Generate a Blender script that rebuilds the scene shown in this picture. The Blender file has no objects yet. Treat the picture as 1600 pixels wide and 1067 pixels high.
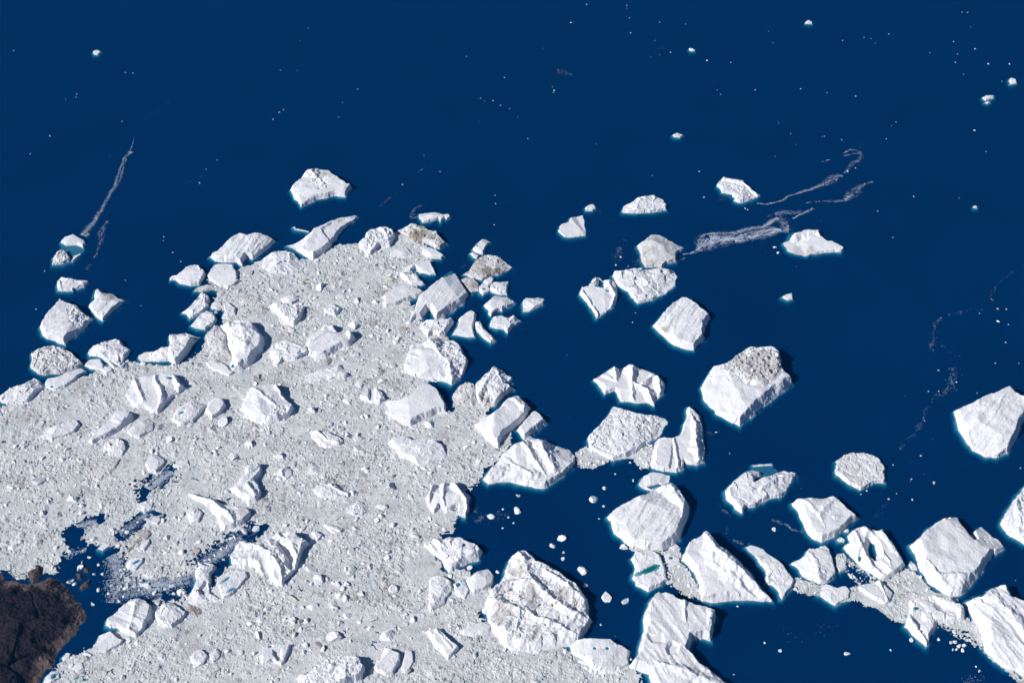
import bpy, math, random
import numpy as np
from mathutils import Vector

# ------------------------------------------------------------------ camera, sky, sun, exposure
sc = bpy.context.scene
C = sc.collection
CAM_H = 3000.0
DEP = math.radians(45.0)           # depression of the optical axis
F_PX = 2311.0                      # focal length in photo pixels (1600 wide)
camd = bpy.data.cameras.new('camera')
cam = bpy.data.objects.new('camera', camd); C.objects.link(cam)
cam.location = (0, 0, CAM_H)
cam.rotation_euler = (math.pi/2 - DEP, 0, 0)
camd.sensor_width = 36.0
camd.lens = 36.0*F_PX/1600.0
camd.clip_start = 10.0
camd.clip_end = 120000.0
sc.camera = cam

SUN_EL = math.radians(36.0)
SHADOW_HEAD = math.radians(24.0)   # heading of the shadows on the ground, from +X to +Y
sdir = Vector((-math.cos(SHADOW_HEAD)*math.cos(SUN_EL), -math.sin(SHADOW_HEAD)*math.cos(SUN_EL), math.sin(SUN_EL)))
w = bpy.data.worlds.new('World'); sc.world = w; w.use_nodes = True
nt = w.node_tree; nt.nodes.clear()
sky = nt.nodes.new('ShaderNodeTexSky'); sky.sky_type = 'NISHITA'; sky.sun_disc = False
sky.sun_elevation = SUN_EL; sky.sun_rotation = math.atan2(sdir.x, sdir.y)
sky.altitude = 2500; sky.air_density = 1.0; sky.dust_density = 0.0; sky.ozone_density = 6.0
bg = nt.nodes.new('ShaderNodeBackground'); bg.inputs[1].default_value = 0.05
wo = nt.nodes.new('ShaderNodeOutputWorld')
nt.links.new(sky.outputs[0], bg.inputs[0]); nt.links.new(bg.outputs[0], wo.inputs[0])
sd = bpy.data.lights.new('sun', 'SUN'); sd.energy = 5.0; sd.angle = math.radians(0.5); sd.color = (1.0, 0.955, 0.90)
sun = bpy.data.objects.new('sun', sd); C.objects.link(sun)
sun.rotation_euler = (-sdir).to_track_quat('-Z', 'Y').to_euler(); sun.location = sdir*4000 + Vector((0, 3000, 0))
vs = sc.view_settings
vs.view_transform = 'Standard'; vs.look = 'None'; vs.gamma = 1.0; vs.use_curve_mapping = False; vs.exposure = 0.16
sc.cycles.max_bounces = 6; sc.cycles.diffuse_bounces = 1; sc.cycles.transparent_max_bounces = 8
sc.cycles.use_adaptive_sampling = True

# ------------------------------------------------------------------ pixel -> place
_cd, _sd = math.cos(DEP), math.sin(DEP)
def W(u, v, z=0.0):
    """The place at height z seen at photo pixel (u, v) (1600 x 1067)."""
    x = u - 800.0; y = -(v - 533.5)
    d = (x, F_PX*_cd + y*_sd, -F_PX*_sd + y*_cd)
    t = (z - CAM_H)/d[2]
    return np.array((d[0]*t, d[1]*t))
TILE = dict(A=(0,340,3.5575), B=(240,300,3.5575), C=(560,320,4.7433), D=(840,240,3.5575), E=(0,560,3.5575), F=(360,480,3.5575),
            G=(600,520,4.103), H=(880,540,3.5575), I=(1200,580,3.5575), J=(0,780,3.7175), K=(260,680,3.9528), L=(560,740,3.2625),
            M=(900,740,3.2625), N=(1200,780,3.7175), O=(1000,0,2.6667), P=(1060,200,4.638), Q=(0,0,3.5575), R=(400,0,2.6667),
            S=(1350,380,3.556), U=(400,880,5.3333), V=(0,860,5.157), T=(420,540,7.115), X=(480,780,7.115), Y=(0,640,7.115), Z=(0,0,1.0))
def TP(tile, x, y):
    ox, oy, s = TILE[tile]
    return ox + x/s, oy + y/s

# ------------------------------------------------------------------ noise
def _hash(ix, iy, seed):
    h = (ix.astype(np.int64)*374761393 + iy.astype(np.int64)*668265263 + seed*1442695041) & 0xFFFFFFFF
    h = ((h ^ (h >> 13))*1274126177) & 0xFFFFFFFF
    h = ((h ^ (h >> 16))*2246822519) & 0xFFFFFFFF
    return ((h ^ (h >> 15)) & 0xFFFFFF)/float(0x1000000)
def perlin(x, y, seed=0):
    ix = np.floor(x); iy = np.floor(y); fx = x-ix; fy = y-iy
    ux = fx*fx*fx*(fx*(fx*6-15)+10); uy = fy*fy*fy*(fy*(fy*6-15)+10)
    def g(a, b):
        t = _hash(ix+a, iy+b, seed)*6.2831853
        return np.cos(t)*(fx-a) + np.sin(t)*(fy-b)
    n = (g(0,0)*(1-ux)+g(1,0)*ux)*(1-uy) + (g(0,1)*(1-ux)+g(1,1)*ux)*uy
    return n*1.5
def fbm(x, y, wl, octv=4, seed=0, gain=.5):
    a, s, t = 1.0, 0.0, 0.0
    for o in range(octv):
        s = s + a*perlin(x/wl+17.3*o, y/wl-9.1*o, seed+o*31); t += a
        a *= gain; wl /= 2.03
    return s/t
def ridged(x, y, wl, octv=4, seed=0, gain=.5):
    a, s, t = 1.0, 0.0, 0.0
    for o in range(octv):
        s = s + a*(1-2*np.abs(perlin(x/wl+7.7*o, y/wl+3.9*o, seed+o*17))); t += a
        a *= gain; wl /= 2.07
    return s/t
def voro(x, y, cell, seed=0):
    """F1, F2, random id, offset to the nearest feature point (all in metres)."""
    gx = x/cell; gy = y/cell; ix = np.floor(gx); iy = np.floor(gy)
    f1 = np.full(x.shape, 1e9); f2 = np.full(x.shape, 1e9); rid = np.zeros(x.shape); ox = np.zeros(x.shape); oy = np.zeros(x.shape)
    for a in (-1, 0, 1):
        for b in (-1, 0, 1):
            px = ix+a+_hash(ix+a, iy+b, seed+1); py = iy+b+_hash(ix+a, iy+b, seed+2)
            dx = gx-px; dy = gy-py; d = np.sqrt(dx*dx+dy*dy)
            m = d < f1
            f2 = np.where(m, f1, np.minimum(f2, d))
            rid = np.where(m, _hash(ix+a, iy+b, seed+3), rid); ox = np.where(m, dx, ox); oy = np.where(m, dy, oy)
            f1 = np.where(m, d, f1)
    return f1*cell, f2*cell, rid, ox*cell, oy*cell
def sstep(a, b, x):
    t = np.clip((x-a)/(b-a), 0, 1); return t*t*(3-2*t)

# ------------------------------------------------------------------ polygons
def seg_dist(X, Y, a, b):
    ax, ay = a; bx, by = b; dx, dy = bx-ax, by-ay
    L = dx*dx+dy*dy+1e-9
    t = np.clip(((X-ax)*dx+(Y-ay)*dy)/L, 0, 1)
    return np.hypot(X-ax-t*dx, Y-ay-t*dy), t
def inside(X, Y, poly):
    r = np.zeros(X.shape, bool); n = len(poly)
    for i in range(n):
        x1, y1 = poly[i]; x2, y2 = poly[(i+1) % n]
        if y1 == y2: continue
        r ^= ((y1 > Y) != (y2 > Y)) & (X < (x2-x1)*(Y-y1)/(y2-y1)+x1)
    return r
def sdf(X, Y, poly, slopes=None):
    """Signed distance (inside positive); with slopes also the roof height min(slope*distance)."""
    d = np.full(X.shape, 1e9); zr = np.full(X.shape, 1e9); n = len(poly)
    for i in range(n):
        e, t = seg_dist(X, Y, poly[i], poly[(i+1) % n])
        d = np.minimum(d, e)
        if slopes is not None:
            s = slopes[i]*(1-t)+slopes[(i+1) % n]*t
            zr = np.minimum(zr, s*e)
    ins = inside(X, Y, poly)
    d = np.where(ins, d, -d)
    return (d, zr) if slopes is not None else d
def line_dist(X, Y, pts):
    """Distance to a polyline of (x, y, value) and the value at the nearest point."""
    if len(pts) == 1:
        return np.hypot(X-pts[0][0], Y-pts[0][1]), np.full(X.shape, float(pts[0][2]))
    d = np.full(X.shape, 1e9); val = np.zeros(X.shape)
    for a, b in zip(pts[:-1], pts[1:]):
        e, t = seg_dist(X, Y, a[:2], b[:2]); m = e < d
        d = np.where(m, e, d); val = np.where(m, a[2]*(1-t)+b[2]*t, val)
    return d, val

# ------------------------------------------------------------------ meshes
def mesh_from(name, V, Fq, attrs=None, mat=None, smooth=False):
    me = bpy.data.meshes.new(name)
    V = np.ascontiguousarray(V, np.float32); Fq = np.ascontiguousarray(Fq, np.int32)
    k = Fq.shape[1]
    me.vertices.add(len(V)); me.vertices.foreach_set('co', V.ravel())
    me.loops.add(Fq.size); me.loops.foreach_set('vertex_index', Fq.ravel())
    me.polygons.add(len(Fq)); me.polygons.foreach_set('loop_start', np.arange(0, Fq.size, k, dtype=np.int32))
    me.polygons.foreach_set('use_smooth', np.full(len(Fq), smooth, dtype=bool))
    me.update(calc_edges=True)
    for an, av in (attrs or {}).items():
        at = me.attributes.new(an, 'FLOAT', 'POINT'); at.data.foreach_set('value', np.ascontiguousarray(av, np.float32))
    if mat: me.materials.append(mat)
    return me
def grid_mesh(name, X, Y, Z, keep, attrs=None, mat=None, smooth=False, qmask=None):
    ny, nx = X.shape
    idx = np.arange(ny*nx).reshape(ny, nx)
    q = np.stack((idx[:-1,:-1], idx[:-1,1:], idx[1:,1:], idx[1:,:-1]), -1).reshape(-1, 4)
    kf = keep.ravel()[q].all(1)
    if qmask is not None: kf &= qmask.ravel()
    q = q[kf]
    used = np.unique(q); remap = np.full(ny*nx, -1, np.int64); remap[used] = np.arange(len(used))
    V = np.stack((X.ravel(), Y.ravel(), Z.ravel()), -1)[used]
    at = {k: v.ravel()[used] for k, v in (attrs or {}).items()}
    return mesh_from(name, V, remap[q], at, mat, smooth)
def link(name, me, parent=None, loc=(0,0,0)):
    o = bpy.data.objects.new(name, me); C.objects.link(o); o.location = loc
    if parent: o.parent = parent
    return o
def tag(o, label=None, cat=None, group=None, kind=None):
    if label: o['label'] = label
    if cat: o['category'] = cat
    if group: o['group'] = group
    if kind: o['kind'] = kind
    return o

# ------------------------------------------------------------------ materials
def new_mat(name):
    m = bpy.data.materials.new(name); m.use_nodes = True; t = m.node_tree; t.nodes.clear()
    out = t.nodes.new('ShaderNodeOutputMaterial'); return m, t, out
class NB:
    def __init__(s, t): s.t = t
    def n(s, typ, **kw):
        x = s.t.nodes.new(typ)
        for k, v in kw.items(): setattr(x, k, v)
        return x
    def l(s, a, b): s.t.links.new(a, b)
    def noise(s, pos, scale, detail=3, rough=.55):
        x = s.n('ShaderNodeTexNoise'); x.inputs['Scale'].default_value = scale; x.inputs['Detail'].default_value = detail
        x.inputs['Roughness'].default_value = rough; s.l(pos, x.inputs['Vector']); return x.outputs['Fac']
    def ramp(s, f, stops):
        x = s.n('ShaderNodeValToRGB'); e = x.color_ramp.elements
        while len(e) < len(stops): e.new(.5)
        for i, (p, c) in enumerate(stops): e[i].position = p; e[i].color = (*c, 1)
        s.l(f, x.inputs[0]); return x.outputs[0]
    def mix(s, f, a, b, blend='MIX'):
        x = s.n('ShaderNodeMix', data_type='RGBA', blend_type=blend)
        for sock, v in ((x.inputs[0], f), (x.inputs[6], a), (x.inputs[7], b)):
            if isinstance(v, (int, float)): sock.default_value = v
            elif isinstance(v, tuple): sock.default_value = (*v, 1)
            else: s.l(v, sock)
        return x.outputs[2]
    def math(s, op, a, b=None, c=None):
        x = s.n('ShaderNodeMath', operation=op)
        for i, v in enumerate((a, b, c)):
            if v is None: continue
            if isinstance(v, (int, float)): x.inputs[i].default_value = v
            else: s.l(v, x.inputs[i])
        return x.outputs[0]
    def attr(s, name):
        x = s.n('ShaderNodeAttribute', attribute_name=name); return x.outputs['Fac']
def ice_mat(name, lo, hi, dirtc, bump1, bump2):
    m, t, out = new_mat(name); b = NB(t)
    pos = b.n('ShaderNodeNewGeometry').outputs['Position']
    big = b.noise(pos, 1/55.0, 4); mid = b.noise(pos, 1/11.0, 5, .65); fine = b.noise(pos, 1/3.2, 3)
    f = b.math('ADD', b.math('MULTIPLY', big, .45), b.math('MULTIPLY', mid, .55))
    col = b.ramp(f, [(.34, lo), (.6, hi)])
    d0 = b.attr('dirt')
    dm = b.math('MULTIPLY', b.ramp(b.math('ADD', b.math('MULTIPLY', d0, .75), b.math('MULTIPLY', mid, .62)), [(.40, (0,0,0)), (.98, (1,1,1))]), b.math('MINIMUM', b.math('MULTIPLY', d0, 4.0), 1.0))
    col = b.mix(dm, col, dirtc)
    p = b.n('ShaderNodeBsdfPrincipled'); b.l(col, p.inputs['Base Color'])
    p.inputs['Roughness'].default_value = .62; p.inputs['Specular IOR Level'].default_value = .25
    bp = b.n('ShaderNodeBump'); bp.inputs['Strength'].default_value = .8; bp.inputs['Distance'].default_value = 1.0
    b.l(b.math('ADD', b.math('MULTIPLY', mid, bump1), b.math('MULTIPLY', fine, bump2)), bp.inputs['Height'])
    b.l(bp.outputs[0], p.inputs['Normal']); b.l(p.outputs[0], out.inputs[0])
    return m
ICE = ice_mat('glacier_ice', (.62,.65,.705), (.765,.775,.795), (.27,.235,.195), 1.1, .35)
PACK = ice_mat('brash_ice', (.42,.46,.48), (.685,.71,.715), (.25,.225,.20), 2.2, 1.7)
def plain_mat(name, col, rough, spec=.5):
    m, t, out = new_mat(name); b = NB(t)
    pos = b.n('ShaderNodeNewGeometry').outputs['Position']
    c = b.ramp(b.noise(pos, .12, 3), [(.3, tuple(x*.8 for x in col)), (.7, tuple(min(1, x*1.15) for x in col))])
    p = b.n('ShaderNodeBsdfPrincipled'); b.l(c, p.inputs['Base Color']); p.inputs['Roughness'].default_value = rough
    p.inputs['Specular IOR Level'].default_value = spec; b.l(p.outputs[0], out.inputs[0]); return m
def pool_mat(name, rim, deep):
    m, t, out = new_mat(name); b = NB(t); pos = b.n('ShaderNodeNewGeometry').outputs['Position']
    c = b.mix(b.ramp(b.math('ADD', b.attr('deep'), b.math('MULTIPLY', b.noise(pos, .35, 3), .35)), [(.15, (0,0,0)), (.75, (1,1,1))]), rim, deep)
    p = b.n('ShaderNodeBsdfPrincipled'); b.l(c, p.inputs['Base Color']); p.inputs['Roughness'].default_value = .15; b.l(p.outputs[0], out.inputs[0]); return m
POOL_BLUE = pool_mat('meltwater_blue', (.16,.42,.60), (.003,.15,.36))
POOL_TEAL = pool_mat('meltwater_teal', (.20,.44,.47), (.003,.13,.155))
FLAKE = plain_mat('brash_flake', (.45,.52,.61), .7, .2)
CHIP = plain_mat('ice_chip', (.80,.82,.85), .6, .2)

# ------------------------------------------------------------------ the sea
def build_sea():
    # surface: fresnel glint over part clear water (absorbing volume), part light scattered back by the water
    m, t, out = new_mat('sea_water'); b = NB(t)
    pos = b.n('ShaderNodeNewGeometry').outputs['Position']
    wv = b.noise(pos, 1/9.0, 4, .6); lg = b.noise(pos, 1/420.0, 3)
    bp = b.n('ShaderNodeBump'); bp.inputs['Strength'].default_value = .25; bp.inputs['Distance'].default_value = .5
    b.l(wv, bp.inputs['Height'])
    tr = b.n('ShaderNodeBsdfTransparent'); tr.inputs[0].default_value = (.96,.98,1,1)
    df = b.n('ShaderNodeBsdfDiffuse'); b.l(b.ramp(lg, [(.3, (.0001,.047,.196)), (.7, (.0002,.056,.224))]), df.inputs[0])
    gl = b.n('ShaderNodeBsdfGlossy'); gl.inputs['Roughness'].default_value = .22; b.l(bp.outputs[0], gl.inputs['Normal'])
    m1 = b.n('ShaderNodeMixShader'); m1.inputs[0].default_value = .40; b.l(tr.outputs[0], m1.inputs[1]); b.l(df.outputs[0], m1.inputs[2])
    fr = b.n('ShaderNodeFresnel'); fr.inputs[0].default_value = 1.33
    m2 = b.n('ShaderNodeMixShader'); b.l(b.math('MULTIPLY', fr.outputs[0], .22), m2.inputs[0]); b.l(m1.outputs[0], m2.inputs[1]); b.l(gl.outputs[0], m2.inputs[2])
    b.l(m2.outputs[0], out.inputs['Surface'])
    va = b.n('ShaderNodeVolumeAbsorption'); va.inputs['Color'].default_value = (.0,.72,.78,1); va.inputs['Density'].default_value = .30
    b.l(va.outputs[0], out.inputs['Volume'])
    S = 30000.0; D = -60.0
    V = [(-S,-S,0),(S,-S,0),(S,S,0),(-S,S,0),(-S,-S,D),(S,-S,D),(S,S,D),(-S,S,D)]
    Fq = [(0,1,2,3),(7,6,5,4),(0,4,5,1),(1,5,6,2),(2,6,7,3),(3,7,4,0)]
    o = link('sea', mesh_from('sea', V, Fq, None, m)); tag(o, kind='structure')
    fm = plain_mat('deep_sea_floor', (.001,.010,.035), .9, 0)
    o = link('sea_floor', mesh_from('sea_floor', [(-S+9,-S+9,D+5),(S-9,-S+9,D+5),(S-9,S-9,D+5),(-S+9,S-9,D+5)], [(0,1,2,3)], None, fm)); tag(o, kind='structure')
build_sea()

# ------------------------------------------------------------------ icebergs
rng = random.Random(7)
_count = [0]
BERGS = []
GROUPS = dict(w='icebergs afloat on open water', p='icebergs caught in the brash ice field', b='icebergs along the brash band by the open sea',
              s='small ice pieces afloat beside the bergs')
def lift_poly(P, fh):
    """Outline seen in the photo -> outline at the waterline: the far side shows the rim, the near side the waterline."""
    P = np.array(P, float); n = len(P)
    A = 0.5*np.sum(P[:,0]*np.roll(P[:,1],-1)-np.roll(P[:,0],-1)*P[:,1])
    res = []
    for i in range(n):
        tx, ty = P[(i+1) % n]-P[i-1]
        nx, ny = (ty, -tx) if A > 0 else (-ty, tx)
        l = math.hypot(nx, ny)+1e-9
        up = -ny/l
        k = min(1, max(0, (up+.15)/.7)); k = k*k*(3-2*k)
        res.append(W(P[i][0], P[i][1], fh*k))
    return res
HS = .78                           # all traced heights share this scale
def berg(tile, label, pts, h=20, tex='smooth', name='iceberg', cat='iceberg', g='p', ang=0, tilt=None, dirt=0., dpatch=(), dark=(),
         sub=(), cut=(), ridge=(), pools=(), shelf=(), fh=None, sl=None, amp=1., blocks=None, rub=(), facet=4, und=.45):
    _count[0] += 1; seed = _count[0]*101
    r = random.Random(seed)
    P = [TP(tile, p[0], p[1]) for p in pts]
    h *= HS; sub = [(s[0], s[1]*HS, s[2]) for s in sub]; ridge = [([(q[0], q[1], q[2]*HS) for q in s[0]], s[1]) for s in ridge]
    fh = .55*h if fh is None else fh
    poly = lift_poly(P, fh)
    c = np.mean(poly, 0); poly = [p-c for p in poly]
    sl0 = sl or (2.0, 4.6)
    slopes = [p[2]*1.4 if len(p) > 2 else r.uniform(*sl0) for p in pts]
    shp = [[W(*TP(tile, *q), 0)-c for q in s[0]] for s in shelf]
    allp = np.array(poly + [q for s in shp for q in s])
    lo = allp.min(0)-14; hi = allp.max(0)+14
    size = math.sqrt((hi[0]-lo[0]-28)*(hi[1]-lo[1]-28))
    st = min(2.3, max(.7, size/62))
    X, Y = np.meshgrid(np.arange(lo[0], hi[0], st), np.arange(lo[1], hi[1], st))
    wa = min(1., size/110)
    rg = .45 if tex in ('smooth', 'groove') else 1.0
    bl1, _, br, _, _ = voro(X+6*fbm(X, Y, 20, 2, seed+30), Y, min(24., max(6., size/6)), seed+31); bk = min(3.0, size/38)*(1. if tex in ('smooth', 'groove') else 1.25)
    Xw = X + wa*(4.2*fbm(X, Y, 36, 3, seed+1) + rg*1.5*fbm(X, Y, 9, 3, seed+2)) + bk*(br-.5); Yw = Y + wa*(4.2*fbm(X, Y, 36, 3, seed+3) + rg*1.5*fbm(X, Y, 9, 3, seed+4)) + bk*(np.modf(br*7.3)[0]-.5)
    d, zr = sdf(Xw, Yw, poly, slopes)
    zr = zr*(1.0+.18*(br-.5)+.55*fbm(X, Y, 30, 3, seed+5))
    # the top: a faceted roof of a few planes
    if tilt is None: tilt = (r.uniform(-.07,.05), r.uniform(-.05,.09))
    top = h*.88 + tilt[0]*X + tilt[1]*Y
    for k in range(facet):
        a = r.uniform(0, 6.283); gk = r.uniform(.10,.36)
        top = np.minimum(top, h*r.uniform(.9,1.12) + gk*size*.12 - gk*(X*math.cos(a)+Y*math.sin(a)) + 1.2*fbm(X, Y, 28, 3, seed+40+k))
    def pl(q, zz): return W(*TP(tile, q[0], q[1]), zz)-c
    for s in sub:                                   # (outline, height, slope)
        sp = [pl(q, s[1]) for q in s[0]]
        ds = sdf(Xw, Yw, sp)
        top = np.where(ds > 0, np.maximum(top, np.minimum(s[1]+1.2*fbm(X, Y, 30, 3, seed+60)*s[1]/20, top+ds*s[2]) if s[1] > 0 else top), top)
    for s in ridge:                                 # ([(x, y, height)...], slope)
        rp = [(*pl(q, q[2]*.9), q[2]) for q in s[0]]
        dl, vl = line_dist(Xw, Yw, rp)
        top = np.maximum(top, vl*(1+.12*fbm(X, Y, 16, 2, seed+70)) - s[1]*dl*(1+.5*fbm(X, Y, 25, 2, seed+71)))
    k = amp*min(1.3, max(.35, h/17))
    cell = min(16., max(4.5, size/10))
    top = top + k*(2.2*fbm(X, Y, 50, 2, seed+6) + (.3 if tex == 'smooth' else .7)*fbm(X, Y, 9, 3, seed+7))
    if tex == 'smooth':
        Q1 = X + 9*fbm(X, Y, 45, 2, seed+12)
        top = top + k*(2.6*np.abs(fbm(Q1, Y, 60, 2, seed+9)) + .5*sstep(.25, .6, fbm(X, Y, 60, 2, seed+11))*fbm(X, Y, 6, 2, seed+8)*2.2)
    elif tex == 'groove':
        a = math.radians(ang); s_ = X*math.sin(a)-Y*math.cos(a); t_ = X*math.cos(a)+Y*math.sin(a)
        s_ = s_ + 6*fbm(X, Y, 60, 2, seed+9)
        pm = sstep(-.25, .3, fbm(X, Y, 70, 2, seed+12))
        top = top + k*(2.6*ridged(s_, t_*.16, 34, 2, seed+10) + pm*.85*ridged(s_, t_*.13, 9, 2, seed+11))
    elif tex == 'lumpy':
        f1, f2, rid, ox, oy = voro(Xw, Yw, cell*1.9, seed+8)
        top = top + k*(4.2*fbm(X, Y, 38, 3, seed+9) + 2.2*ridged(X+8*fbm(X, Y, 30, 2, seed+13), Y, 34, 3, seed+10) + .20*(ox*(rid-.5)*2 + oy*(np.modf(rid*7.3)[0]-.5)*2) + 2.0*(rid-.5))
    elif tex == 'rubble':
        f1, f2, rid, ox, oy = voro(Xw, Yw, cell, seed+8); g1, g2, rjd, qx, qy = voro(Xw+31, Yw, cell*.45, seed+12)
        top = top + k*(4.4*(rid-.4) - 2.2*f1/cell + .3*(ox*(rid-.5)*2 + oy*(np.modf(rid*7.3)[0]-.5)*2) + 2.4*(rjd-.5) - 1.0*g1/cell + 2.*fbm(X, Y, 50, 3, seed+9))
    elif tex == 'crev':
        f1, f2, rid, ox, oy = voro(Xw+7*fbm(X, Y, 20, 2, seed+13), Yw, cell*.9, seed+8)
        a = math.radians(ang or 35); s_ = X*math.sin(a)-Y*math.cos(a)+14*fbm(X, Y, 50, 3, seed+15); t_ = X*math.cos(a)+Y*math.sin(a)
        R1 = np.maximum(0, .5+.5*ridged(s_, t_*.42, 62, 2, seed+10, .4)); R2 = np.maximum(0, .5+.5*ridged(s_+9*fbm(X, Y, 26, 2, seed+17), t_*.5, 23, 2, seed+14, .45))
        top = top + k*(9.5*R1**2 + 4.2*R2**1.6 + 1.3*(rid-.5) + .16*(ox*(rid-.5)*2 + oy*(np.modf(rid*7.3)[0]-.5)*2) + 1.0*fbm(X, Y, 7, 2, seed+16) - 5)
    RM = np.zeros(X.shape)
    for q in rub:                                   # a patch of tumbled blocks on an otherwise smooth top
        mk = sstep(-12, 16, sdf(Xw, Yw, [pl(e, h*.8) for e in q])+18*fbm(X, Y, 36, 3, seed+36)); f1, f2, rid, ox, oy = voro(Xw+5*fbm(X, Y, 14, 2, seed+33), Yw, 11., seed+34); g1, g2, rjd, _, _ = voro(Xw+31, Yw, 5., seed+35)
        RM = np.maximum(RM, mk)
        top = top + mk*(4.4*(rid-.45) - .16*f1 + .34*(ox*(rid-.5)*2+oy*(np.modf(rid*7.3)[0]-.5)*2) + 2.2*(rjd-.5))
    h1, h2, rk, _, _ = voro(Xw+11, Yw, max(3.5, cell*.45), seed+18)
    top = top + (1-sstep(2, 20, d))*sstep(-.1, .35, fbm(X, Y, 40, 2, seed+19))*k*(2.4*(rk-.4) - 1.2*h1/cell)
    ks = 3.2*min(1, size/90) if tex in ('smooth', 'groove') else 1.6*min(1, size/90)      # worn rather than knife-sharp rims
    hh = np.clip(.5+.5*(zr-top)/ks, 0, 1); z = zr*(1-hh)+top*hh - ks*hh*(1-hh)
    z = np.maximum(z, np.minimum(zr, .6+.5*fbm(X, Y, 12, 2, seed+13)))
    z = z + min(1., size/80)*(.5*fbm(X, Y, 5, 2, seed+14))*np.clip(z/4, 0, 1)
    for s in cut:                                   # (outline, floor height, wall slope)
        sp = [pl(q, max(0, s[1])) for q in s[0]]
        ds = sdf(Xw, Yw, sp)
        z = np.minimum(z, np.where(ds > 0, s[1], s[1]-ds*s[2]))
    z = np.where(d > 0, z, np.maximum(-16, d*und*np.clip(.75+2.4*fbm(X, Y, 46, 2, seed+15), .12, 3) - .075*d*d))
    if g == 'p':                                    # ice rubble heaped against the bergs that stand in the brash field
        ap = sstep(-.15, .3, fbm(X, Y, 30, 2, seed+50))*sstep(4, 14, sdf(X+c[0], Y+c[1], MAIN_PACK)); v1, _, vr, _, _ = voro(Xw, Yw, 5.5, seed+51)
        az = (1.2+min(h, 22)*.13+2.2*(vr-.5)-.12*v1)*ap + d*.34
        z = np.where((d <= 0) & (az > -.5), np.maximum(z, az), z); z = np.where((d > 0) & (z < 5), np.maximum(z, az*sstep(6, 0, d)), z)
    for sp, s in zip(shp, shelf):                   # (outline, depth)
        ds = sdf(Xw, Yw, sp)
        z = np.where(d < 0, np.maximum(z, -.85*s[1]-.8*fbm(X, Y, 20, 3, seed+16) - np.maximum(0, -ds)*1.2), z)
    def zat(p):
        j = int(np.clip(round((p[0]-lo[0])/st), 0, X.shape[1]-1)); i = int(np.clip(round((p[1]-lo[1])/st), 0, X.shape[0]-1)); return float(z[i, j])
    plist = []
    for q in pools:                                 # (x, y, rx, ry, angle, material, part name)
        zz = h*.6
        for _ in range(4): p = pl(q, zz); zz = max(.8, .5*zz+.5*zat(p))
        zp = max(.7, zat(p)-1.2); a = math.radians(q[4]); mpp = 1.84/TILE[tile][2]
        rx, ry = q[2]*mpp, q[3]*mpp*1.3
        ex = ((X-p[0])*math.cos(a)+(Y-p[1])*math.sin(a))/rx; ey = (-(X-p[0])*math.sin(a)+(Y-p[1])*math.cos(a))/ry
        rr = np.hypot(ex, ey)+.25*fbm(X, Y, 8, 2, seed+17)
        z = np.minimum(z, zp-1.0+np.maximum(0, rr-.75)*min(rx, ry)*1.1)
        plist.append((p, zp, rx*1.5, ry*1.5, a, q[5]))
    D = np.full(X.shape, float(dirt))
    if dirt > 0: D = D*(.75+.9*fbm(X, Y, 38, 3, seed+20))
    for q in dpatch:                                # (x, y, radius, strength)
        p = pl(q, h*.75); rr = np.hypot(X-p[0], Y-p[1])/(q[2]*1.84/TILE[tile][2]) + .9*fbm(X, Y, 26, 4, seed+21)
        D = np.maximum(D, q[3]*(1-sstep(.45, 1.25, rr)))
    at = {'dirt': np.clip(D, 0, 1)}
    def quads(m): return m[:-1,:-1] | m[:-1,1:] | m[1:,1:] | m[1:,:-1]
    left = np.ones((X.shape[0]-1, X.shape[1]-1), bool); kids = []
    if g in 'wb':                                   # the part under water, seen turquoise through it, is a part of its own
        q = ~quads(z > -.4); kids.append(('submerged_foot', q & left)); left &= ~q
    if rub: q = ~quads(RM < .5) & ~quads(z < 1); kids.append(('rubble_patch', q & left)); left &= ~q
    if dpatch: q = ~quads(D < .3) & ~quads(z < 1); kids.append(('debris_cover', q & left)); left &= ~q
    o = link(name, grid_mesh(name, X, Y, z, z > -15.5, at, ICE, qmask=left), None, (c[0], c[1], 0))
    for kn, q in kids:
        if q.sum() > 12:
            k_ = link(kn, grid_mesh(kn, X, Y, z, z > -15.5, at, ICE, qmask=q), o)
            if kn != 'submerged_foot': k_['kind'] = 'stuff'
    tag(o, label, cat, GROUPS[g])
    for (p, zp, rx, ry, a, mt) in plist:
        n = 20; rx /= 1.25; ry /= 1.25; ca, sa = math.cos(a), math.sin(a)
        V = [(p[0], p[1], zp)] + [(p[0]+w_*(rx*math.cos(t)*ca-ry*math.sin(t)*sa), p[1]+w_*(rx*math.cos(t)*sa+ry*math.sin(t)*ca), zp) for t, w_ in [(6.2832*i/n, r.uniform(.72,1.12)) for i in range(n)]]
        link('meltwater_pool', mesh_from('meltwater_pool', V, [(0, i+1, (i+1) % n+1) for i in range(n)], {'deep': [1.]+[0.]*n}, POOL_BLUE if mt == 'b' else POOL_TEAL), o)
    if blocks:                                      # (outline, count, radius)
        bp = [pl(q, h*.8) for q in blocks[0]]; bb = np.array(bp); n = 0; tries = 0
        while n < blocks[1] and tries < 900:
            tries += 1
            p = (r.uniform(bb[:,0].min(), bb[:,0].max()), r.uniform(bb[:,1].min(), bb[:,1].max()))
            if not inside(np.array([p[0]]), np.array([p[1]]), bp)[0]: continue
            zz = zat(p)
            if zz < 2: continue
            R = blocks[2]*(.55+r.random()**2*.9)
            k_ = link('ice_block', (CHUNKS_DIRTY if r.random() < .75 and (dirt or dpatch) else CHUNKS)[r.randrange(8)], o, (p[0], p[1], zz-.15*R))
            k_.scale = (R, R*r.uniform(.6,1), R*r.uniform(.6,1.0)); k_.rotation_euler = (0, 0, r.uniform(0, 6.28)); n += 1
    BERGS.append((o, c, size, poly))
    return o

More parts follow.
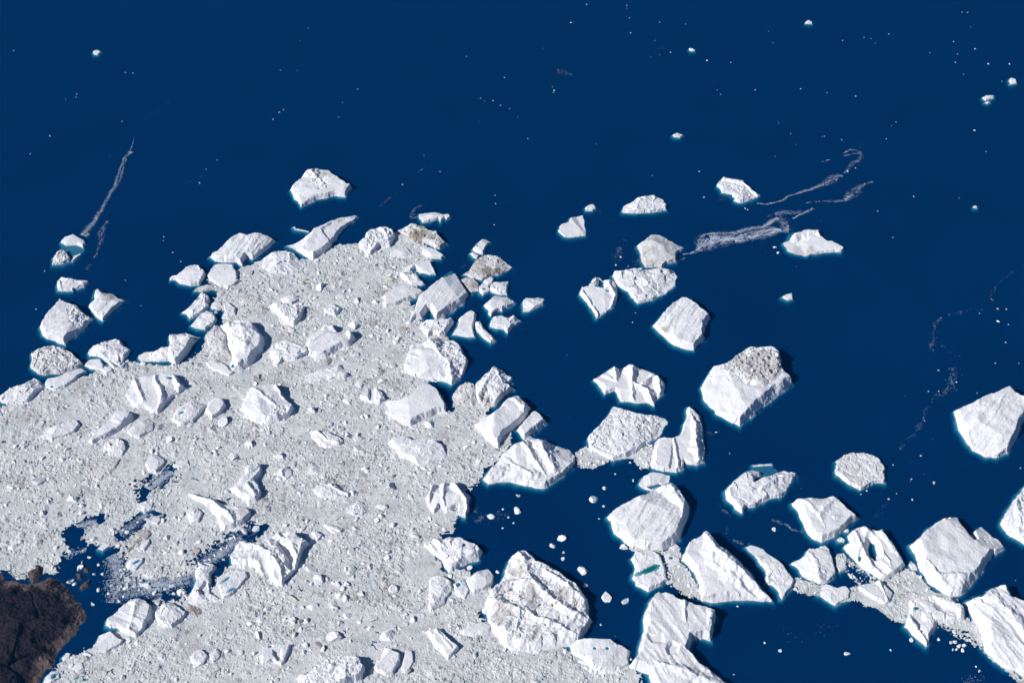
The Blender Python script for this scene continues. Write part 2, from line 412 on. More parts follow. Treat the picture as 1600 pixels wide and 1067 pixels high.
# ------------------------------------------------------------------ loose lumps: eight shared shapes
def ico(sub):
    t = (1+5**.5)/2
    V = [(-1,t,0),(1,t,0),(-1,-t,0),(1,-t,0),(0,-1,t),(0,1,t),(0,-1,-t),(0,1,-t),(t,0,-1),(t,0,1),(-t,0,-1),(-t,0,1)]
    V = [np.array(v)/np.linalg.norm(v) for v in V]
    Fc = [(0,11,5),(0,5,1),(0,1,7),(0,7,10),(0,10,11),(1,5,9),(5,11,4),(11,10,2),(10,7,6),(7,1,8),(3,9,4),(3,4,2),(3,2,6),(3,6,8),(3,8,9),(4,9,5),(2,4,11),(6,2,10),(8,6,7),(9,8,1)]
    for _ in range(sub):
        mid = {}; N = []
        def mp(a, b):
            k = (min(a,b), max(a,b))
            if k not in mid:
                v = V[a]+V[b]; V.append(v/np.linalg.norm(v)); mid[k] = len(V)-1
            return mid[k]
        for a, b, c in Fc:
            x, y, z = mp(a,b), mp(b,c), mp(c,a); N += [(a,x,z),(b,y,x),(c,z,y),(x,y,z)]
        Fc = N
    return np.array(V), np.array(Fc)
def chunk_geo(i, sub=2, flat=False):
    r = random.Random(900+i); V, Fc = ico(sub); V = V.copy()
    for k in range(9):                              # plane cuts give broken faces
        n = np.array([r.gauss(0,1), r.gauss(0,1), r.gauss(0,1)*.8]); n /= np.linalg.norm(n); dd = r.uniform(.38,.85)
        e = V@n-dd; V = V - np.outer(np.maximum(e, 0), n)
    V = V*np.array([1.15, 1.15, 1.25])*(1+.09*np.array([r.uniform(-1,1) for _ in V]))[:,None]
    if flat: V[:,2] = np.clip(V[:,2], -.3, .34)
    else: V[:,2] = np.maximum(V[:,2], -.35)
    return V, Fc
CHUNK_GEO = [chunk_geo(i) for i in range(8)]
CHUNKS = [mesh_from('ice_lump', V, Fc, {'dirt': np.zeros(len(V))}, ICE) for V, Fc in CHUNK_GEO]
CHUNKS_DIRTY = [mesh_from('dirty_ice_lump', V, Fc, {'dirt': np.full(len(V), .62)}, ICE) for V, Fc in CHUNK_GEO]
CHUNKS_CAKE = [mesh_from('ice_cake', V, Fc, {'dirt': np.full(len(V), .06)}, PACK) for V, Fc in [chunk_geo(20+i, 2, True) for i in range(6)]]

# ------------------------------------------------------------------ the brash ice field
def px_poly(tile, pts): return [W(*TP(tile, x, y)) for x, y in pts]
MAIN_PACK = px_poly('Z', [(-70,650),(0,634),(45,618),(78,600),(120,590),(150,580),(200,562),(240,570),(275,568),(300,560),(312,545),(326,520),(345,508),(332,480),
    (338,455),(322,438),(335,428),(370,420),(400,410),(430,408),(470,405),(500,395),(525,382),(560,380),(590,368),(620,362),(650,372),(680,398),(668,425),(655,440),
    (650,455),(640,470),(660,500),(690,508),(700,530),(716,550),(712,585),(690,598),(700,640),(722,612),(755,618),(770,630),(762,645),(800,660),(800,700),
    (760,735),(752,752),(738,762),(722,780),(728,800),(716,812),(712,832),(690,838),(680,860),(695,892),(725,890),(745,905),(770,905),(772,935),(768,975),(800,1000),
    (900,1012),(980,1022),(1000,1050),(1015,1120),(1000,1180),(300,1190),(20,1170),(60,1090),(84,1045),(100,1030),(128,1015),(150,1005),(180,985),(230,940),(300,925),(330,905),(345,900),
    (365,880),(400,860),(398,832),(372,840),(352,858),(334,875),(290,905),(240,910),(215,915),(182,925),(176,915),(178,900),(165,890),(180,888),(184,876),(186,868),(172,856),(140,853),
    (122,848),(118,832),(122,822),(135,815),(108,824),(98,830),(112,866),(95,870),(94,880),(102,900),(85,900),(60,902),(45,905),(20,905),(12,895),(-20,890),(-160,880),(-200,760)])
BANDS = [px_poly('N', [(140,440),(190,455),(300,490),(420,520),(470,512),(520,500),(440,425),(392,390),(392,345),(430,312),(520,375),(600,440),(690,460),(800,400),(880,440),(950,520),(1090,570),
            (1140,680),(1200,700),(1250,800),(1300,880),(1400,960),(1500,1060),(1560,1130),(1440,1060),(1330,960),(1250,885),(1160,840),(1060,775),(1000,745),(900,760),(800,745),(700,692),(630,635),(560,625),(500,590),(390,600),(300,560),(200,552),(148,520)]),
         px_poly('H', [(66,600),(120,560),(180,590),(300,620),(480,548),(505,570),(490,640),(470,690),(430,685),(390,632),(330,630),(250,650),(200,670),(170,690),(80,680)]),
         px_poly('M', [(440,470),(530,450),(570,480),(620,560),(640,645),(560,630),(510,590),(450,560)]),
         px_poly('M', [(260,355),(300,350),(380,380),(440,395),(480,380),(530,380),(530,440),(440,420),(330,400),(280,395)])]
# open leads inside the field: (tile, polyline of x, y, half width in px of the tile)
LEADS = [('E', [(955,615,18),(930,650,22),(880,690,26),(830,735,16),(798,760,14),(795,800,12)]), ('E', [(905,880,14),(850,850,18),(790,880,26),(740,930,30),(690,975,34)]),
         ('E', [(560,890,12),(500,905,22),(450,950,22),(420,1030,16)]), ('K', [(600,580,22),(540,600,34),(470,630,30),(410,680,36),(330,740,40),(250,780,26)]),
         ('G', [(330,320,30),(380,350,44),(410,430,28),(425,475,16)]), ('L', [(635,715,22),(665,735,16)]), ('C', [(420,475,30),(470,520,36),(520,560,24)]),
         ('A', [(1225,540,22),(1200,560,16)]), ('K', [(278,860,16),(290,900,18)])]
SPARSE = [('J', [(640,320),(700,300),(760,440),(660,470),(600,420)]), ('J', [(700,480),(1130,440),(1100,560),(960,590),(700,600)]), ('J', [(610,440),(720,440),(720,640),(640,640)]),
          ('E', [(760,690),(960,610),(960,660),(880,720),(790,790)]), ('J', [(350,330),(450,330),(480,420),(400,520),(355,450)]), ('K', [(150,800),(420,590),(520,540),(600,600),(330,770)])]
def build_pack(name, poly, step, seed, leads, sparse, big):
    P = np.array(poly); c = P.mean(0); lo = P.min(0)-15; hi = P.max(0)+15
    lo[1] = max(lo[1], W(800, 1105)[1]); lo[0] = max(lo[0], W(-40, 700)[0])
    X, Y = np.meshgrid(np.arange(lo[0], hi[0], step), np.arange(lo[1], hi[1], step))
    wx = X+3.0*fbm(X, Y, 20, 3, seed); wy = Y+3.0*fbm(X, Y, 20, 3, seed+1)
    d = sdf(wx, wy, poly)
    for tl, pts in leads:
        s = 1.84/TILE[tl][2]
        dl, vl = line_dist(wx, wy, [(*W(*TP(tl, p[0], p[1])), p[2]*s*1.15) for p in pts])
        d = np.minimum(d, dl-vl)
    d = d + 9*fbm(X, Y, 60, 3, seed+34)
    a1, a2, r1, ox, oy = voro(wx, wy, 9.5, seed+5)
    b1, b2, r2, _, _ = voro(wx+40, wy, 5.2, seed+9)
    e1, e2, r3, px_, py_ = voro(wx+7*fbm(X, Y, 26, 3, seed+16), wy+7*fbm(X, Y, 26, 3, seed+17), 27., seed+14)
    keep_p = np.zeros(X.shape)
    for tl, pts in sparse:
        ds = sdf(wx, wy, px_poly(tl, pts))+22*fbm(X, Y, 45, 3, seed+33); keep_p = np.maximum(keep_p, sstep(-26, 22, ds))
    keep = (d + (13 if big else 6)*(r1-.55) + 5*(r2-.5) > 0)
    keep &= ~((r1*.3+r2*.7) < .66*keep_p)
    calm = sstep(-.05, .5, fbm(X, Y, 130, 3, seed+20) + .15)      # smooth slush patches
    rough = 1-.82*calm
    h = .55 + rough*(2.3*(r1**3)*np.clip(1.25-a1/7.5, 0, 1) + 1.0*(r2**2)*np.clip(1.2-b1/4.2, 0, 1) + .8*perlin(X/4.6, Y/4.6, seed+3))
    m3 = (r3 > .62)
    h = h + np.where(m3, rough*(3.6*(r3-.62)/.38)*np.clip(1.15-e1/12., 0, 1)*(1+.05*px_), 0)
    h = h + .7*fbm(X, Y, 60, 3, seed+24)
    crack = ((e2-e1) < 1.5) & (fbm(X, Y, 60, 2, seed+25) > .42)
    crack |= ((a2-a1) < .7) & (fbm(X, Y, 32, 2, seed+26) > .36) & (calm < .6)
    h = np.where(crack, h-1.9, h)
    dirt = np.clip(.04+.62*fbm(X*.5+Y*.35, Y*.9-X*.25, 70, 4, seed+30) + .35*(r1 > .93) + .25*(r2 > .95), 0, 1)
    me = grid_mesh(name, X-c[0], Y-c[1], h, keep & (d > -14), {'dirt': dirt}, PACK)
    o = link(name, me, None, (c[0], c[1], 0)); return o
o = build_pack('brash_ice_field', MAIN_PACK, 2.2, 300, LEADS, SPARSE, True)
tag(o, 'wide grey field of crushed brash ice packed between the icebergs', 'brash ice', None, 'stuff')
for k, (pl_, lb) in enumerate(zip(BANDS, ['loose brash ice band trailing between the bergs beside the open dark sea', 'narrow bridge of grey brash ice under the rubbly berg', 'grey brash wedge against the base of the white pyramid berg', 'thin strip of brash below the broad triangular berg'])):
    o = build_pack('brash_ice_band', pl_, 1.6, 400+50*k, [], [('N', [(400,350),(470,360),(600,470),(560,500),(470,450)]), ('N', [(1000,740),(1080,760),(1260,880),(1200,900),(1040,800)])] if k == 0 else [], False)
    tag(o, lb, 'brash ice', None, 'stuff')

# ------------------------------------------------------------------ the dark headland
def build_land():
    m, t, out = new_mat('dark_rock'); b = NB(t)
    pos = b.n('ShaderNodeNewGeometry').outputs['Position']
    n1 = b.noise(pos, 1/60., 5, .6); n2 = b.noise(pos, 1/9., 4, .65)
    col = b.ramp(b.math('ADD', b.math('MULTIPLY', n1, .6), b.math('MULTIPLY', n2, .4)), [(.36, (.005,.003,.004)), (.64, (.021,.012,.0135))])
    col = b.mix(b.math('MULTIPLY', b.attr('shore'), b.ramp(n2, [(.3,(.25,.25,.25)), (.65,(1,1,1))])), col, (.19,.135,.115))
    col = b.mix(b.math('MULTIPLY', b.math('MULTIPLY', b.attr('scrub'), b.ramp(n2, [(.3,(.35,.35,.35)), (.6,(1,1,1))])), .9), col, (.11,.08,.063))
    p = b.n('ShaderNodeBsdfPrincipled'); b.l(col, p.inputs['Base Color']); p.inputs['Roughness'].default_value = .85; p.inputs['Specular IOR Level'].default_value = .2
    bp = b.n('ShaderNodeBump'); bp.inputs['Distance'].default_value = 2.5; bp.inputs['Strength'].default_value = .9; b.l(n2, bp.inputs['Height']); b.l(bp.outputs[0], p.inputs['Normal'])
    b.l(p.outputs[0], out.inputs[0])
    def hf(tile, pts, hmax, rise, seed, name, scrub=None, step=2.2, clip=None):
        poly = lift_poly([TP(tile, *q) for q in pts], hmax*.08); P = np.array(poly); c = P.mean(0); lo = P.min(0)-10; hi = P.max(0)+10
        if clip: lo = np.maximum(lo, clip)
        X, Y = np.meshgrid(np.arange(lo[0], hi[0], step), np.arange(lo[1], hi[1], step))
        k = 1. if hmax > 20 else .4
        wx = X+k*13*fbm(X, Y, 42, 5, seed, .6); wy = Y+k*13*fbm(X, Y, 42, 5, seed+1, .6)
        d = sdf(wx, wy, poly)
        e1, e2, r3, ox, oy = voro(X+18*fbm(X, Y, 90, 3, seed+2), Y*1.3, 115., seed+3)
        z = np.where(d > 0, hmax*(1-np.exp(-np.maximum(d, 0)*rise/hmax)), d*.9)
        if hmax > 20:
            z = z + sstep(0, 40, d)*(11*ridged(X, Y, 120, 5, seed+4, .55) + 4*ridged(X, Y, 30, 4, seed+5) + .13*(ox*(r3-.5)*2+oy*(np.modf(r3*9.1)[0]-.5)*2) - 3.5*np.exp(-((e2-e1)/4.)**2))
        z = z + np.clip(d/8, 0, 1)*(1.3*ridged(X, Y, 14, 3, seed+6))
        shore = (1-sstep(5.0, 30, d + 26*fbm(X, Y, 34, 3, seed+7)))*(d > -2)
        sb = np.zeros(X.shape)
        if scrub:
            ds = sdf(wx, wy, px_poly(*scrub)); sb = sstep(-2, 8, ds)
        me = grid_mesh(name, X-c[0], Y-c[1], z, z > -12, {'shore': shore if hmax > 20 else np.full(X.shape, .55), 'scrub': sb}, m)
        return link(name, me, None, (c[0], c[1], 0))
    o = hf('V', [(-300,150),(-60,165),(0,172),(25,195),(65,240),(120,238),(165,250),(215,262),(245,245),(290,245),(400,205),(470,225),(500,250),(555,300),(570,345),(600,405),(640,412),(680,470),(688,520),(670,580),
                (620,660),(540,740),(490,770),(460,860),(415,940),(330,960),(380,960),(320,1050),(290,1120),(100,1300),(-300,1300)], 40, .33, 800, 'rocky_headland',
           ('V', [(262,262),(330,240),(400,212),(470,235),(540,300),(560,350),(600,408),(560,435),(480,400),(380,365),(310,330)]), 2.2, (W(-60,900)[0], W(0,1110)[1]))
    tag(o, kind='structure')
    for nm, pts, hm, lb in (('rock_islet', [(216,185),(245,155),(280,145),(275,120),(310,108),(345,135),(345,185),(320,235),(290,255),(262,275),(240,240)], 17, 'brown rock knob rising from brash beside the dark headland'),
                    ('rock_islet', [(640,300),(680,250),(722,228),(735,250),(715,285),(660,320)], 7, 'long brown skerry in the lead, nearest the headland point'),
                    ('rock_islet', [(612,190),(640,178),(665,200),(660,235),(630,235)], 6, 'round brown rock ringed by white brash in the lead'),
                    ('rock_islet', [(665,150),(690,130),(718,150),(710,178),(675,178)], 6, 'small brown rock farthest out in the dark lead')):
        o = hf('V', pts, hm, .9, 860+len(lb), nm, None, 1.1); tag(o, lb, 'rock', 'brown rocks off the headland')
build_land()
def build_haze():
    m, t, out = new_mat('air'); b = NB(t)
    v = b.n('ShaderNodeVolumePrincipled'); v.inputs['Color'].default_value = (.02,.36,.98,1); v.inputs['Density'].default_value = HAZE
    v.inputs['Anisotropy'].default_value = 0.0
    b.l(v.outputs[0], out.inputs['Volume'])
    S = 31000.0; z0 = -61.0; z1 = CAM_H+3
    V = [(-S,-S,z0),(S,-S,z0),(S,S,z0),(-S,S,z0),(-S,-S,z1),(S,-S,z1),(S,S,z1),(-S,S,z1)]
    o = link('haze', mesh_from('haze', V, [(3,2,1,0),(4,5,6,7),(0,1,5,4),(1,2,6,5),(2,3,7,6),(3,0,4,7)], None, m)); tag(o, kind='stuff')
HAZE = 1.1e-5
build_haze()

# ------------------------------------------------------------------ every iceberg, traced tile by tile
I = berg
# far left, open water
I('A','small white berg with turquoise shelf at the foot of the long thin brash streak',[(342,128),(355,105),(400,97),(412,94),(440,112),(470,125),(478,145),(462,170),(430,155),(395,152),(365,155),(345,140)],13,'smooth',g='w',shelf=[([(338,130),(480,140),(470,185),(445,215),(400,215),(370,195),(340,165)],2.2)])
I('A','grubby rounded little berg just below the white one with the turquoise shelf',[(292,225),(310,200),(340,180),(365,180),(375,200),(390,225),(385,245),(350,255),(320,262),(293,265)],15,'rubble',g='w',dirt=.35,shelf=[([(285,235),(390,220),(440,205),(445,220),(400,250),(350,268),(290,272)],2.5)])
I('A','tiny white lump joined by turquoise shallows to the grubby rounded berg',[(398,243),(410,215),(445,196),(450,208),(420,232),(405,245)],5,'smooth',name='ice_lump',cat='ice lump',g='s')
I('A','low saddle shaped white berg alone above the large striped tilted berg',[(318,345),(345,325),(370,335),(400,340),(430,350),(490,350),(492,365),(465,385),(410,400),(405,412),(325,408),(318,375)],11,'lumpy',g='w',ridge=[([(330,350,13),(340,395,11)],1.2),([(400,395,10),(480,355,13)],1.0)],und=.5)
I('A','large tilted berg with faint parallel stripes and a shaded cliff at lower right',[(222,605,1.6),(235,570),(250,555),(300,495),(330,453),(390,475),(440,495),(450,520),(520,550,1.5),(495,590,1.4),(430,660,1.4),(375,690,1.5),(365,715),(350,705),(330,698),(260,675),(235,650)],32,'groove',ang=28,g='w',tilt=(-.05,.02),rub=[[(390,500),(470,520),(510,555),(430,620),(380,580)]])
I('A','swept white berg with pointed tips and turquoise notches east of the striped berg',[(490,490),(525,455),(525,405),(560,405),(570,418),(620,420),(660,445),(700,452),(680,480),(635,515),(600,550),(570,575),(540,555),(510,520)],18,'groove',ang=60,g='w',dpatch=[(600,445,45,.5)],shelf=[([(520,400),(530,400),(530,460),(515,465)],2.),([(630,500),(690,470),(690,480),(640,525)],3)],ridge=[([(600,440,18),(570,540,13)],.6)])
I('A','dirty rubbly berg touching open water beneath the large striped berg',[(168,825),(180,790),(175,755),(190,730),(230,710),(260,705),(300,705),(350,715),(370,740),(420,765),(455,795),(455,825),(400,850),(350,865),(290,870),(240,880),(195,855)],22,'rubble',g='w',dirt=.38)
I('A','long smooth pale slab wedged under the dirty rubbly berg, with a dark cleft',[(247,915),(270,895),(320,885),(360,865),(455,832),(480,855),(440,885),(400,925),(360,945),(300,965),(255,945)],14,'smooth',cut=[([(400,915),(470,865),(485,868),(415,925)],1.5,2.5)],pools=[(290,938,9,5,0,'b')])
I('A','lumpy white berg cut by the left picture edge at the rim of the brash field',[(-30,1000),(0,985),(60,945),(130,925),(185,890),(215,895),(235,925),(250,940),(200,985),(160,1030),(100,1035),(20,1030)],20,'lumpy')
I('A','kite shaped white berg with scalloped hollows on the northern rim of the brash',[(490,745),(510,715),(560,690),(610,670),(645,668),(680,690),(680,705),(725,725),(720,755),(690,800),(660,835),(625,840),(605,815),(580,790),(540,772),(500,770)],20,'lumpy',ridge=[([(580,780,16),(640,835,12)],1.2)])
I('A','thin pale slab tucked below the kite shaped berg beside a teal crack',[(468,820),(500,785),(550,780),(585,830),(620,840),(628,855),(595,872),(560,850),(500,840)],8,'smooth',pools=[(592,825,14,8,50,'t')])
I('A','boot shaped white berg with a raised wedge end and shaded side along the brash rim',[(762,760),(800,740),(860,735),(945,712),(940,645),(1000,640),(1030,633),(1100,660,1.4),(1110,670,1.3),(1070,715,1.3),(1020,790,1.4),(980,825),(940,800),(880,800),(790,800),(765,785)],17,'lumpy',sub=[([(945,650),(1030,638),(1100,662),(1010,785),(965,810),(930,760)],24,1.4)])
I('A','white berg with a small ringed snout pointing left into open water',[(942,335),(955,318),(985,318),(1030,280),(1070,262),(1105,260),(1140,300),(1140,335),(1110,375),(1060,380),(1000,368),(975,350),(945,350)],18,'smooth',g='w',ridge=[([(1100,268,20),(1130,330,17)],1.1),([(960,330,9)],.8)],und=.5)
I('A','flat rounded grey topped slab beside the snouted berg',[(1152,325),(1190,260),(1240,252),(1290,258),(1318,300),(1322,345),(1340,355),(1300,380),(1270,395),(1210,375),(1165,350)],12,'smooth',facet=1)
I('A','low dirty floe of broken ice below the flat rounded slab',[(1080,400),(1100,385),(1150,370),(1200,385),(1235,395),(1225,405),(1180,402),(1120,414),(1085,410)],4,'rubble',dirt=.55,name='ice_floe',cat='ice floe')
I('A','jagged three pointed white berg on the western rim of the brash',[(1010,520),(1060,490),(1100,440),(1130,415),(1165,440),(1175,465),(1160,480),(1165,500),(1120,530),(1055,565),(1040,540)],16,'lumpy',ridge=[([(1130,425,19),(1110,500,14)],1.)])
I('A','tiny flat floe nestled at the right side of the three pointed berg',[(1165,490),(1185,470),(1225,472),(1235,490),(1215,510),(1180,510)],6,'smooth',name='ice_floe',cat='ice floe')
I('A','knobbly white berg below the three pointed one, with thin turquoise foot',[(1060,600),(1085,570),(1120,530),(1150,515),(1190,530),(1205,565),(1195,590),(1140,625),(1090,615)],14,'lumpy',und=.45)
I('A','small square shouldered berg beside a teal gap above the great white dome',[(1240,470),(1270,468),(1285,480),(1310,500),(1310,545),(1270,565),(1245,560),(1250,530)],12,'lumpy')
# north rim of the pack
I('B','broad fluted white berg with a ragged lower edge at the pack northern rim',[(310,345),(350,325),(400,280),(470,228),(520,240),(600,235),(640,245),(682,258,1.5),(678,275,1.4),(640,315,1.4),(580,360),(550,375),(520,370),(500,395),(495,412),(480,405),(455,390),(380,392),(345,385),(320,360)],28,'groove',ang=68,dpatch=[(620,250,40,.3)])
I('B','rounded lumpy white mound just below the broad fluted berg',[(565,390),(600,370),(650,335),(690,322),(740,330),(775,335),(810,370),(828,405),(820,425),(780,450),(745,465),(720,455),(650,450),(615,430)],16,'lumpy',pools=[(737,385,7,5,0,'b')])
I('B','long tapering berg whose thin tail points up into open water',[(735,290),(800,270),(870,225),(890,205),(920,190),(1000,150),(1065,133),(1135,125),(1142,138),(1075,190),(1030,230),(1015,265),(990,285),(985,310),(940,345),(885,382,1.5),(820,345),(800,330),(770,310)],20,'smooth',sub=[([(880,215),(930,190),(985,280),(880,375),(790,310)],25,1.)],ridge=[([(930,200,25),(1020,150,18),(1130,133,7)],.7)])
I('B','thin hooked white ice ledge reaching left from the tapering berg',[(775,195),(785,192),(790,203),(862,218),(860,224),(790,210)],3,'smooth',name='ice_floe',cat='ice floe')
I('B','great smooth white dome with a scalloped dark eastern edge in the pack',[(345,760),(385,718),(440,705),(540,710),(570,735),(590,770),(615,790),(620,830),(610,890,1.6),(590,905,1.4),(545,965,1.4),(500,992),(440,1002),(425,965),(435,900),(412,860),(405,800),(380,770)],36,'smooth',facet=2,tilt=(0,0),ridge=[([(500,760,40),(510,860,38)],.22)],pools=[(440,965,9,10,0,'b')],sl=(1.2,2.6))
I('B','dirty crumbled apron of blocks against the west side of the great dome',[(285,795),(340,735),(370,745),(400,790),(408,860),(430,920),(410,990),(350,980),(290,940),(320,900),(300,850)],13,'rubble',dirt=.4)
I('B','bright narrow wedge of ice below the crumbled apron of the great dome',[(285,940),(350,925),(400,960),(445,1005),(420,1027),(360,1005),(310,985)],11,'smooth',facet=5,dpatch=[(370,940,30,.5)])
I('B','sharp triangular berg with rubbly top casting a pointed shadow in the pack',[(640,620,1.3),(700,608),(760,632),(830,625),(843,635,3),(820,720,2),(780,752,1.3),(740,740,1.2),(700,700,1.2),(665,660,1.2)],26,'rubble',amp=.55,dirt=.2,ridge=[([(835,632,31),(790,740,20)],1.6)])
I('B','small crested block behind the sharp triangular berg',[(705,590),(740,580),(800,568),(808,600),(770,630),(720,620)],14,'lumpy')
I('B','low dirty ridge of ice left of the sharp triangular berg',[(470,610),(490,575),(540,568),(590,590),(597,605),(560,625),(500,625)],8,'rubble',dirt=.4,name='ice_floe',cat='ice floe')
I('B','large tilted table berg with crevassed shaded front in the pack middle',[(850,830),(900,780),(960,735),(1000,738),(1030,775),(1085,765,3),(1122,812,2.5),(1095,862,1.6),(1050,870,1.2),(960,925,1.2),(900,932,1.2),(860,890)],24,'groove',ang=35,ridge=[([(1088,770,36),(1102,810,32)],1.3),([(960,742,29),(1010,745,28)],.5)])
I('B','low lumpy white berg adjoining the west of the large tilted table berg',[(645,890),(660,850),(720,820),(790,840),(850,860),(860,900),(800,940),(720,940),(680,970),(655,930)],15,'lumpy',pools=[(823,897,12,5,10,'b')],facet=2)
I('B','peaked white block halfway between the triangular berg and the smooth pale slab',[(940,650),(985,615),(1030,640),(1048,652),(1015,695),(960,680)],15,'lumpy',ridge=[([(1035,645,19),(1010,690,12)],1.2)])
I('B','low rounded ice cake above and right of the peaked white block',[(1015,580),(1050,558),(1080,580),(1060,600),(1025,600)],5,'smooth',name='ice_floe',cat='ice floe')
I('F','flattish berg with two dark notches below the large tilted table berg',[(400,405),(430,370),(500,345),(560,340),(600,318),(625,330),(660,360),(670,378),(640,395),(580,402),(520,420),(440,430)],11,'lumpy',sub=[([(575,370),(640,345),(668,372),(640,395),(590,398)],14,1.5)],pools=[(432,422,7,5,30,'t')])
# north east corner of the pack
I('C','darkest grit covered berg at the northern tip of the pack',[(275,185),(340,160),(400,130),(450,145),(480,150),(530,195),(580,200),(620,240),(660,270),(650,290),(600,325),(570,325),(530,300),(480,285),(420,265),(370,240),(300,205)],24,'rubble',dirt=.45,amp=.8,dpatch=[(455,215,75,1.),(480,165,45,.9),(400,225,40,.9),(540,235,40,.7)])
I('C','rough white berg with two peaks left of the grit covered tip berg',[(0,270),(50,235),(50,205),(100,180),(165,160),(230,168),(270,198),(284,240),(258,285),(235,322),(160,312),(110,355),(80,392),(40,350),(10,320)],25,'rubble',amp=.8,dirt=.15,ridge=[([(170,170,31),(240,260,24)],1.),([(70,225,24),(110,310,17)],.9)])
I('C','small streamlined white berg in open water just above the pack tip',[(450,65),(520,55),(590,57),(625,74),(640,68),(665,63),(682,88),(650,110),(640,95),(610,130),(595,105),(545,120),(480,132),(455,97)],10,'groove',ang=5,g='w',und=.4)
I('C','smooth low white slab directly below the rough two peaked berg',[(235,350),(300,308),(360,322),(395,352),(390,385),(340,390),(290,395),(245,412)],10,'smooth')
I('C','smooth white tongue of ice under the grit covered tip berg',[(480,300),(530,315),(570,332),(637,375),(610,402),(540,400),(500,387),(470,350)],11,'smooth')
I('C','white berg with a teal bitten lower edge facing the small bay',[(330,480),(390,438),(420,418),(480,412),(535,413),(552,460),(573,517),(530,520),(460,500),(420,470),(380,495),(350,500)],14,'smooth',und=.45,shelf=[([(385,490),(430,475),(460,505),(530,522),(470,530),(400,510)],3.)])
I('C','pointed white berg on the west shore of the small bay',[(300,500),(330,498),(380,518),(440,518),(452,550),(490,582),(470,600),(390,600),(350,570),(310,540)],15,'lumpy',ridge=[([(330,505,16),(400,570,14)],.8)])
I('C','smooth grey white rounded slab left of the biggest slab of the north corner',[(180,690),(220,640),(300,598),(400,597),(470,622),(482,650),(430,690),(350,715),(250,757),(200,762)],16,'smooth',facet=1)
I('C','biggest smooth tilted slab of the north corner with faint grooves',[(410,780),(440,690),(490,640),(560,590),(620,538),(700,503),(712,487),(732,508),(760,560),(800,620),(815,672,1.6),(770,740,1.4),(700,790,1.4),(630,837),(580,850),(540,790),(510,790),(470,850),(420,850),(380,882)],32,'groove',ang=65,amp=.5,facet=2,tilt=(-.03,0),cut=[([(470,850),(535,785),(545,795),(485,855)],4,2.)],shelf=[([(635,515),(700,480),(705,505),(640,530)],3.)])
I('C','broken white berg leaning under the biggest slab of the north corner',[(460,900),(500,850),(560,858),(630,840),(690,842),(710,865,1.5),(650,965,1.5),(600,978),(560,960),(520,987),(480,940)],20,'lumpy',ridge=[([(560,870,20),(690,850,23)],.8)])
I('C','thumb shaped smooth slab in open water with a teal foot at its lower left',[(698,967),(740,890),(745,840),(790,803),(840,783),(868,800),(872,850),(850,920),(860,980),(790,976)],16,'smooth',facet=1,g='w',shelf=[([(685,965),(735,885),(745,900),(705,972)],2.)])
I('C','sharp crested little berg right of the thumb shaped slab',[(860,880),(875,860),(910,868),(930,910),(970,950),(1017,1000),(980,1024),(930,990),(890,950),(868,920)],14,'smooth',g='w',ridge=[([(885,868,16),(925,930,17),(1005,1000,11)],1.1)])
I('C','two humped white berg below the kinked pale berg',[(975,880),(1000,825),(1060,820),(1100,833),(1150,812),(1203,855,1.5),(1160,900,1.5),(1105,954),(1080,925),(1020,920),(980,905)],18,'smooth',g='w',ridge=[([(1150,820,22),(1100,900,15)],.9),([(1020,830,20)],.5)],facet=5)
I('C','kinked pale berg with a bright western face and teal lower right edge',[(930,745,1.2),(965,700,1.3),(1010,663),(1060,678),(1110,678),(1163,715),(1130,747),(1060,790),(1040,785),(1010,800),(985,827,1.2),(965,810,1.2),(960,780,1.2)],17,'smooth',g='w',shelf=[([(1110,750),(1165,715),(1175,725),(1110,765)],3)])
I('C','chunky berg with a lumpy right end attached beneath the large dirty berg',[(970,620),(1005,570),(1060,568),(1117,558),(1108,610),(1103,667),(1040,667),(990,647)],14,'lumpy',g='w')
I('C','large dirty berg with two dark grit stains east of the small bay',[(765,520),(820,490),(850,440),(885,390),(930,368),(990,366),(1040,383),(1100,418),(1144,460),(1110,487),(1040,522),(980,532),(920,562),(850,545)],17,'rubble',amp=.7,g='w',dirt=.48,dpatch=[(960,495,50,1.),(1035,490,42,.95),(870,470,50,.6)])
I('C','tiny rounded lump touching the top left of the large dirty berg',[(825,362),(850,350),(880,370),(900,372),(875,402),(850,387)],6,'smooth',name='ice_lump',cat='ice lump',g='s')
I('C','small upright white berg with a blue pool above the large dirty berg',[(850,320),(880,288),(920,248),(950,253),(982,278),(950,310),(920,370),(880,357),(855,342)],13,'smooth',g='w',pools=[(884,302,9,6,40,'b')],und=.4,facet=5)
I('C','grimy broken slab between the biggest slab and the large dirty berg',[(760,560),(800,538),(850,550),(890,580),(890,640),(840,647),(805,622)],8,'rubble',dirt=.5,g='w',dpatch=[(860,590,40,.7)])
I('C','little ring shaped floe holding a teal pool under the large dirty berg',[(890,610),(920,580),(960,598),(977,640),(925,672),(900,652)],7,'smooth',name='ice_floe',cat='ice floe',g='w',pools=[(933,622,13,8,10,'t')])
I('C','small smooth white slab above the ring shaped floe',[(930,560),(980,528),(1005,550),(990,590),(960,600),(925,580)],9,'smooth',name='ice_floe',cat='ice floe',g='w')
I('C','small block shaped berg farthest right of the north corner group',[(1220,720),(1240,688),(1290,693),(1330,683),(1372,688),(1372,740),(1310,767),(1260,792),(1225,792)],10,'lumpy',g='w')
